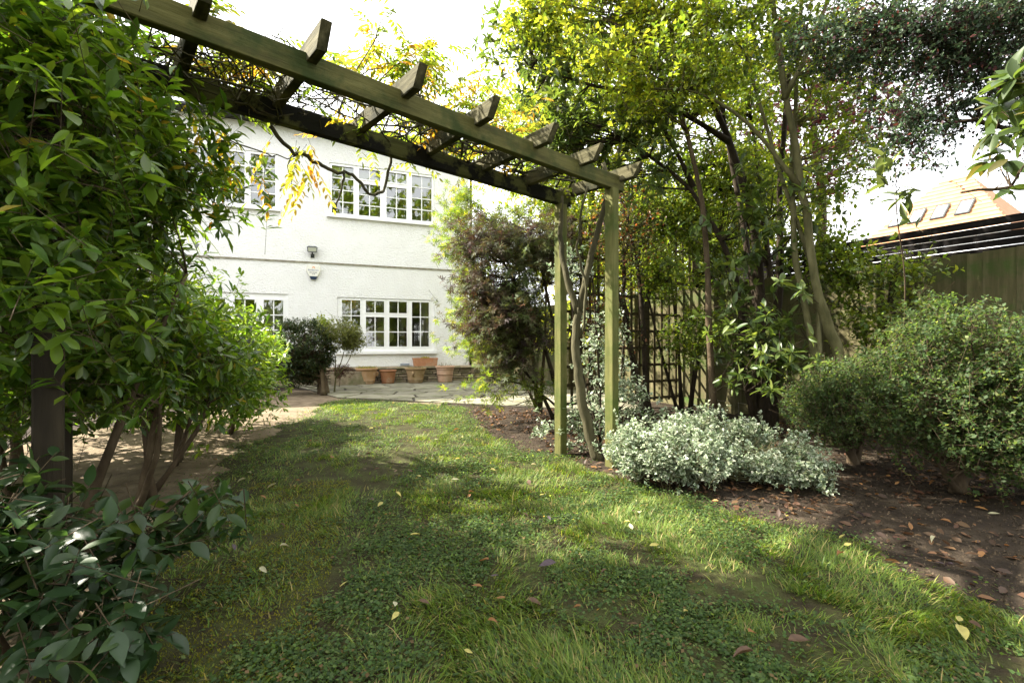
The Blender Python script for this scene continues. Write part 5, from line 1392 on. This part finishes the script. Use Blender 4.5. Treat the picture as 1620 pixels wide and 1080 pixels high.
# ------------------------------------------------------------------ wisteria on the pergola
wt = thing('wisteria', (0.70, 3.78, 0), 'wisteria with a bare trunk between the posts and yellowing leaves trailing over the pergola', 'climber')
wb = np.array(wt.location)
mb = MB()
def wtube(pts, r0, r1, sides=6):
    n = len(pts)
    mb.tube([tuple(np.array(p) - wb) for p in pts], [r0 + (r1 - r0) * i / (n - 1) for i in range(n)], sides)
def smooth_path(ctrl, per=5, jit=0.01):
    c = [np.array(p, float) for p in ctrl]
    out = []
    for a, b in zip(c[:-1], c[1:]):
        for t in np.linspace(0, 1, per + 1)[:-1]: out.append(a * (1 - t) + b * t)
    out.append(c[-1]); out = np.array(out)
    for _ in range(3): out[1:-1] = 0.25 * out[:-2] + 0.5 * out[1:-1] + 0.25 * out[2:]
    out[1:-1] += rng.normal(0, jit, out[1:-1].shape)
    return out
wtube(smooth_path([(0.70, 3.78, 0), (0.62, 3.8, 0.25), (0.55, 3.8, 0.6), (0.52, 3.82, 1.0), (0.54, 3.82, 1.25)], 5, 0.004), 0.048, 0.03, 10)
wtube(smooth_path([(0.54, 3.82, 1.2), (0.45, 3.85, 1.5), (0.40, 3.9, 1.75), (0.42, 3.95, 2.2)], 4, 0.004), 0.032, 0.018, 8)
wtube(smooth_path([(0.54, 3.82, 1.2), (0.6, 3.8, 1.5), (0.68, 3.75, 1.85), (0.76, 3.65, 2.15), (0.7, 3.6, 2.35)], 4, 0.004), 0.030, 0.016, 8)
wtube(smooth_path([(0.55, 3.8, 1.0), (0.6, 3.7, 1.4), (0.5, 3.75, 1.7), (0.6, 3.7, 2.2)], 4, 0.01), 0.012, 0.008)
# stems trailing along the beams
for k in range(26):
    t0 = random.uniform(-0.1, 1.4); t1 = t0 + random.uniform(0.5, 1.6)
    ctrl = []
    for q in np.linspace(t0, min(t1, 3.2), 6):
        p = pp(q, random.uniform(0.1, 0.75), 2.27 + random.uniform(-0.08, 0.16)); ctrl.append(tuple(p))
    wtube(smooth_path(ctrl, 4, 0.012), random.uniform(0.005, 0.012), 0.003, 5)
for k in range(46):                                                # the tangle over the shrub end
    t0 = random.uniform(2.1, 3.1); ctrl = [tuple(pp(t0 + random.uniform(-.35, .35), random.uniform(0.1, 0.8), 2.2 + random.uniform(-0.1, 0.2))) for _ in range(4)]
    wtube(smooth_path(ctrl, 4, 0.015), random.uniform(0.003, 0.006), 0.002, 4)
# stems hanging below the rear beam in front of the windows
wtube(smooth_path([tuple(pp(2.25, 0.55, 2.12)), tuple(pp(2.15, 0.56, 2.02)), tuple(pp(2.02, 0.55, 2.0)), tuple(pp(1.92, 0.55, 1.95)), tuple(pp(1.80, 0.55, 1.98)), tuple(pp(1.68, 0.55, 1.86)), tuple(pp(1.6, 0.55, 1.9)), tuple(pp(1.55, 0.55, 2.14))], 5, 0.006), 0.011, 0.009)
wtube(smooth_path([tuple(pp(1.85, 0.55, 1.98)), tuple(pp(1.86, 0.55, 1.88)), tuple(pp(1.90, 0.55, 1.74))], 4, 0.004), 0.008, 0.005)
wtube(smooth_path([tuple(pp(2.55, 0.55, 1.98)), tuple(pp(2.35, 0.56, 1.97)), tuple(pp(2.2, 0.55, 1.95)), tuple(pp(2.05, 0.55, 2.02))], 4, 0.008), 0.004, 0.003)
wtube(smooth_path([tuple(pp(2.1, 0.55, 2.05)), tuple(pp(2.17, 0.56, 1.92)), tuple(pp(2.12, 0.56, 1.82)), tuple(pp(2.05, 0.56, 1.78))], 4, 0.006), 0.003, 0.002)
SHOOT = []
for k in range(46):                                                # free shoots rising over the frame
    t0 = random.uniform(0.5, 2.0); p0 = pp(t0, random.uniform(0.4, 0.9), 2.3)
    p1 = p0 + Vector((random.uniform(-0.35, 0.45), random.uniform(0.0, 0.6), random.uniform(0.25, 0.85)))
    pts = smooth_path([tuple(p0), tuple(p0.lerp(p1, 0.5) + Vector((0, 0, 0.1))), tuple(p1)], 4, 0.008)
    SHOOT.append(pts); wtube(pts, 0.005, 0.002, 4)
for k in range(9):
    t0 = random.uniform(2.2, 2.7); p0 = pp(t0, random.uniform(0.1, 0.7), 2.3)
    p1 = p0 + Vector((random.uniform(-0.1, 0.15), random.uniform(-0.05, 0.2), random.uniform(0.08, 0.24)))
    pts = smooth_path([tuple(p0), tuple(p1)], 4, 0.006); SHOOT.append(pts); wtube(pts, 0.004, 0.002, 4)
mb.build('trunk', M['bark_olive'], wt, smooth=True)
# compound leaves
def pinnate(O, D, Ln, nl, ll, lw_, cols):
    """O,D,(n,3); returns leaf arrays of leaflets and rachis twigs"""
    n = len(O)
    D = unit(D)
    side = unit(np.cross(D, np.array([0, 0, 1.0]) + rng.normal(0, 0.15, (n, 3))))
    Ps, Ds, Ns, Cs = [], [], [], []
    for i in range(nl):
        t = 0.25 + 0.75 * (i // 2) / (nl // 2)
        s = 1 if i % 2 else -1
        if i == nl - 1: s = 0
        sag = np.array([0, 0, -1.0])[None] * (0.35 * t * t * Ln)[:, None]
        Ps.append(O + D * (Ln * t)[:, None] + sag)
        Ds.append(D * 0.55 + side * (0.85 * s) + np.array([0, 0, -0.35]) + rng.normal(0, 0.12, (n, 3)))
        Ns.append(np.array([0, 0, 1.0]) + rng.normal(0, 0.3, (n, 3)))
        Cs.append(np.clip(cols * rng.uniform(0.8, 1.2, (n, 1)), 0, 1))
    P = np.concatenate(Ps); n2 = len(P)
    return leaf_arrays(P, np.concatenate(Ds), np.concatenate(Ns), ll * rng.uniform(0.8, 1.15, n2), lw_ * rng.uniform(0.8, 1.15, n2), T['oval'], np.concatenate(Cs))
WY = [(2, (0.26, 0.21, 0.03)), (1, (0.28, 0.17, 0.03)), (4, (0.13, 0.18, 0.028)), (6, (0.085, 0.14, 0.024)), (1, (0.20, 0.20, 0.045))]
O, D = [], []
for pts in SHOOT:
    for k in range(9):
        O.append(pts[random.randrange(len(pts) // 2, len(pts))]); a = random.uniform(0, 6.28); D.append((math.cos(a), math.sin(a), random.uniform(-0.3, 0.35)))
for k in range(60):
    O.append(tuple(pp(random.uniform(0.1, 2.6), random.uniform(0.3, 0.85), 2.27 + random.uniform(-0.05, 0.15)))); a = random.uniform(0, 6.28); D.append((math.cos(a), math.sin(a), random.uniform(-0.5, 0.2)))
n0 = len(O)
for k in range(22):                                               # hanging yellow sprays by the upper windows
    t = random.choice([random.gauss(2.05, 0.06), random.gauss(2.13, 0.05), random.gauss(2.5, 0.12), random.gauss(2.45, 0.1)])
    O.append(tuple(pp(t, 0.56 + random.uniform(-.05, .08), random.uniform(1.85, 2.12)))); a = random.uniform(0, 6.28); D.append((math.cos(a) * 0.5, math.sin(a) * 0.5, -0.8))
O, D = np.array(O, float), np.array(D, float)
cols = pal(len(O), WY, 0.2)
cols[n0:] = pal(len(O) - n0, [(4, (0.34, 0.29, 0.04)), (1, (0.36, 0.22, 0.03)), (2, (0.2, 0.24, 0.035))], 0.15)
Ln = rng.uniform(0.12, 0.24, len(O))
leaf_obj('crown', [pinnate(O, D, Ln, 11, 0.052, 0.02, cols)], M['leaf_soft'], wt, True)
V, t, i = twig_arrays(O, O + unit(D) * Ln[:, None] * 0.6, 0.0012)
tag(link('twig', np_mesh('twig', V - wb, t, i), M['bark_green'], wt), kind='stuff')

# ------------------------------------------------------------------ fallen leaves
kinds = {'yellow': ((0.34, 0.30, 0.09), 'yellow'), 'pale': ((0.36, 0.34, 0.22), 'pale cream'), 'brown': ((0.085, 0.048, 0.028), 'brown'), 'orange': ((0.19, 0.09, 0.03), 'orange'),
         'purple': ((0.07, 0.05, 0.06), 'dark purple')}
dl_mesh = {}
for kn, (c, _) in kinds.items():
    for q in range(3):
        V, F = tmpl_hi([(0.1, 0.2), (0.25, 0.42), (0.45, 0.5), (0.65, 0.42), (0.82, 0.25), (0.93, 0.1)], [0.05, 0.2, 0.3][q], [0.03, 0.12, 0.2][q])
        V = V.copy(); V[:, 1] *= [0.45, 0.5, 0.36][q]; V[:, 2] += 0.05 * np.sin(V[:, 0] * 5 + q * 2) * (V[:, 1] + 0.3); V[:, 0] -= 0.5; V[:, 2] -= V[:, 2].min()
        cc_ = np.tile(np.array([c]), (len(V), 1)) * rng.uniform(0.8, 1.2, (len(V), 1))
        me = np_mesh('fallen_leaf', V, np.array([len(f) for f in F]), np.array([i for f in F for i in f]), cc_, True)
        me.materials.append(M['dead_leaf'])
        dl_mesh[kn, q] = me
def drop_leaf(x_, y_, z_, kn, size, where):
    o = bpy.data.objects.new('fallen_leaf', dl_mesh[kn, random.randrange(3)])
    COL.objects.link(o)
    o.location = (x_, y_, z_)
    o.rotation_euler = (random.uniform(-.35, .35), random.uniform(-.35, .35), random.uniform(0, 6.28))
    o.scale = (size, size, size)
    tag(o, f'{kinds[kn][1]} fallen leaf lying on the {where}', 'leaf', f'{kinds[kn][1]} leaves fallen on the {where}')
for k in range(520):
    y_ = 1.35 * (7.5 / 1.35) ** random.random(); x_ = random.uniform(-2.4, 1.9)
    if abs(x_) > 1.1 * y_ or not lawn_mask(np.array([x_]), np.array([y_]))[0] or random.random() > 0.3: continue
    kn = random.choices(list(kinds), [3, 3, 2.5, 2, 1.2])[0]
    drop_leaf(x_, y_, 0.03 + float(lawn_h(np.array([x_]), np.array([y_]))[0]), kn, random.uniform(0.026, 0.055) * (1.2 if y_ > 3 else 1), 'lawn')
for (u, v, kn, s_) in [(866, 910, 'purple', 0.10), (766, 903, 'orange', 0.075), (845, 972, 'brown', 0.075), (1264, 1035, 'brown', 0.085), (1522, 1023, 'yellow', 0.09), (430, 780, 'pale', 0.10), (450, 880, 'pale', 0.06), (958, 843, 'brown', 0.07), (1176, 1062, 'brown', 0.09), (967, 766, 'pale', 0.09), (587, 683, 'yellow', 0.09), (490, 705, 'orange', 0.09)]:
    y_ = 703 / (v - 545); drop_leaf((u - 810) / 740 * y_, y_, 0.04, kn, s_ * 0.72, 'lawn')
cnt = 0
while cnt < 170:
    y_ = random.uniform(1.7, 6.6); x_ = random.uniform(-0.6, 3.6)
    if abs(x_) > 1.1 * y_ or lawn_mask(np.array([x_]), np.array([y_]))[0] or y_ > 6.8 - 0.39 * x_: continue
    kn = random.choices(list(kinds), [1.5, 1, 4, 2.5, 2])[0]
    drop_leaf(x_, y_, float(bed_h(np.array([x_]), np.array([y_]))[0]) + 0.012, kn, random.uniform(0.03, 0.065), 'soil bed'); cnt += 1
n = 14000
x = rng.uniform(-0.8, 3.9, n); y = rng.uniform(1.6, 7.0, n)
m = (~lawn_mask(x, y)) & (y < 6.8 - 0.39 * x) & (rng.random(n) < np.clip((fbm(x, y, 2.4) - 0.32) * 3.5, 0.08, 1)) & (rng.random(n) < np.clip((y - 1.2) * 0.6, 0.15, 1))
x, y = x[m], y[m]; n = len(x)
P = np.stack([x, y, bed_h(x, y) + rng.uniform(0.004, 0.02, n)], 1)
s = rng.uniform(0.018, 0.06, n)
lit = leaf_obj('leaf_litter', [leaf_arrays(P, rdir(n, 0.3), np.array([0, 0, 1.0]) + rng.normal(0, 0.4, (n, 3)), s, s * 0.5, T['oval'], pal(n, [(5, (0.07, 0.04, 0.024)), (3, (0.11, 0.065, 0.035)), (2, (0.045, 0.028, 0.02)), (1, (0.22, 0.12, 0.05))], 0.3))], M['dead_leaf'], None, True)
tag(lit, 'carpet of small brown dead leaves over the planting bed', 'leaf litter', kind='stuff')

# crumbs of earth, bark chips and bits of twig on the beds
n = 26000
x = rng.uniform(-0.9, 3.9, n); y = 1.3 + 5.7 * rng.random(n) ** 1.4
m = (signed(x, y) < 0.05) & (y < 6.9 - 0.39 * x) & (np.abs(x) < 1.15 * y + 0.2)
x, y = x[m], y[m]; n = len(x)
P = np.stack([x, y, bed_h(x, y)], 1)
sz = rng.uniform(0.003, 0.012, n) * (1 + (rng.random(n) > 0.95))
tet = np.array([(1, 0, -0.3), (-0.5, 0.87, -0.3), (-0.5, -0.87, -0.3), (0.1, 0.05, 0.8)])
V = (P[:, None] + tet[None] * sz[:, None, None] * rng.uniform(0.6, 1.4, (n, 4, 3))).reshape(-1, 3)
idx = (np.arange(n)[:, None] * 4 + np.array([0, 1, 3, 1, 2, 3, 2, 0, 3])[None]).ravel()
me = np_mesh('soil_crumbs', V, np.full(3 * n, 3), idx)
cr = link('soil_crumbs', me, noise_mat('earth_crumbs', [(0.35, (0.012, 0.009, 0.006)), (0.55, (0.05, 0.037, 0.025)), (0.7, (0.14, 0.105, 0.07))], scale=70, detail=3, rough=0.95, bump=0.0, spec=0.1))
tag(cr, 'crumbs of dark earth scattered over the planting bed', 'soil', kind='stuff')
n = 900
x = rng.uniform(-2.6, 3.6, n); y = 1.3 + 5.4 * rng.random(n) ** 1.3
m = (signed(x, y) < 0.15) & (y < 6.9 - 0.39 * x)
x, y = x[m], y[m]; n = len(x)
P = np.stack([x, y, np.where(x > -0.9, bed_h(x, y), 0.02) + 0.008], 1)
V, t, i = twig_arrays(P, P + rdir(n, 0.12) * rng.uniform(0.03, 0.16, n)[:, None], 0.002)
tg = link('fallen_twigs', np_mesh('fallen_twigs', V, t, i), M['bark_brown'])
tag(tg, 'thin broken twigs scattered over the bare soil', 'twigs', kind='stuff')
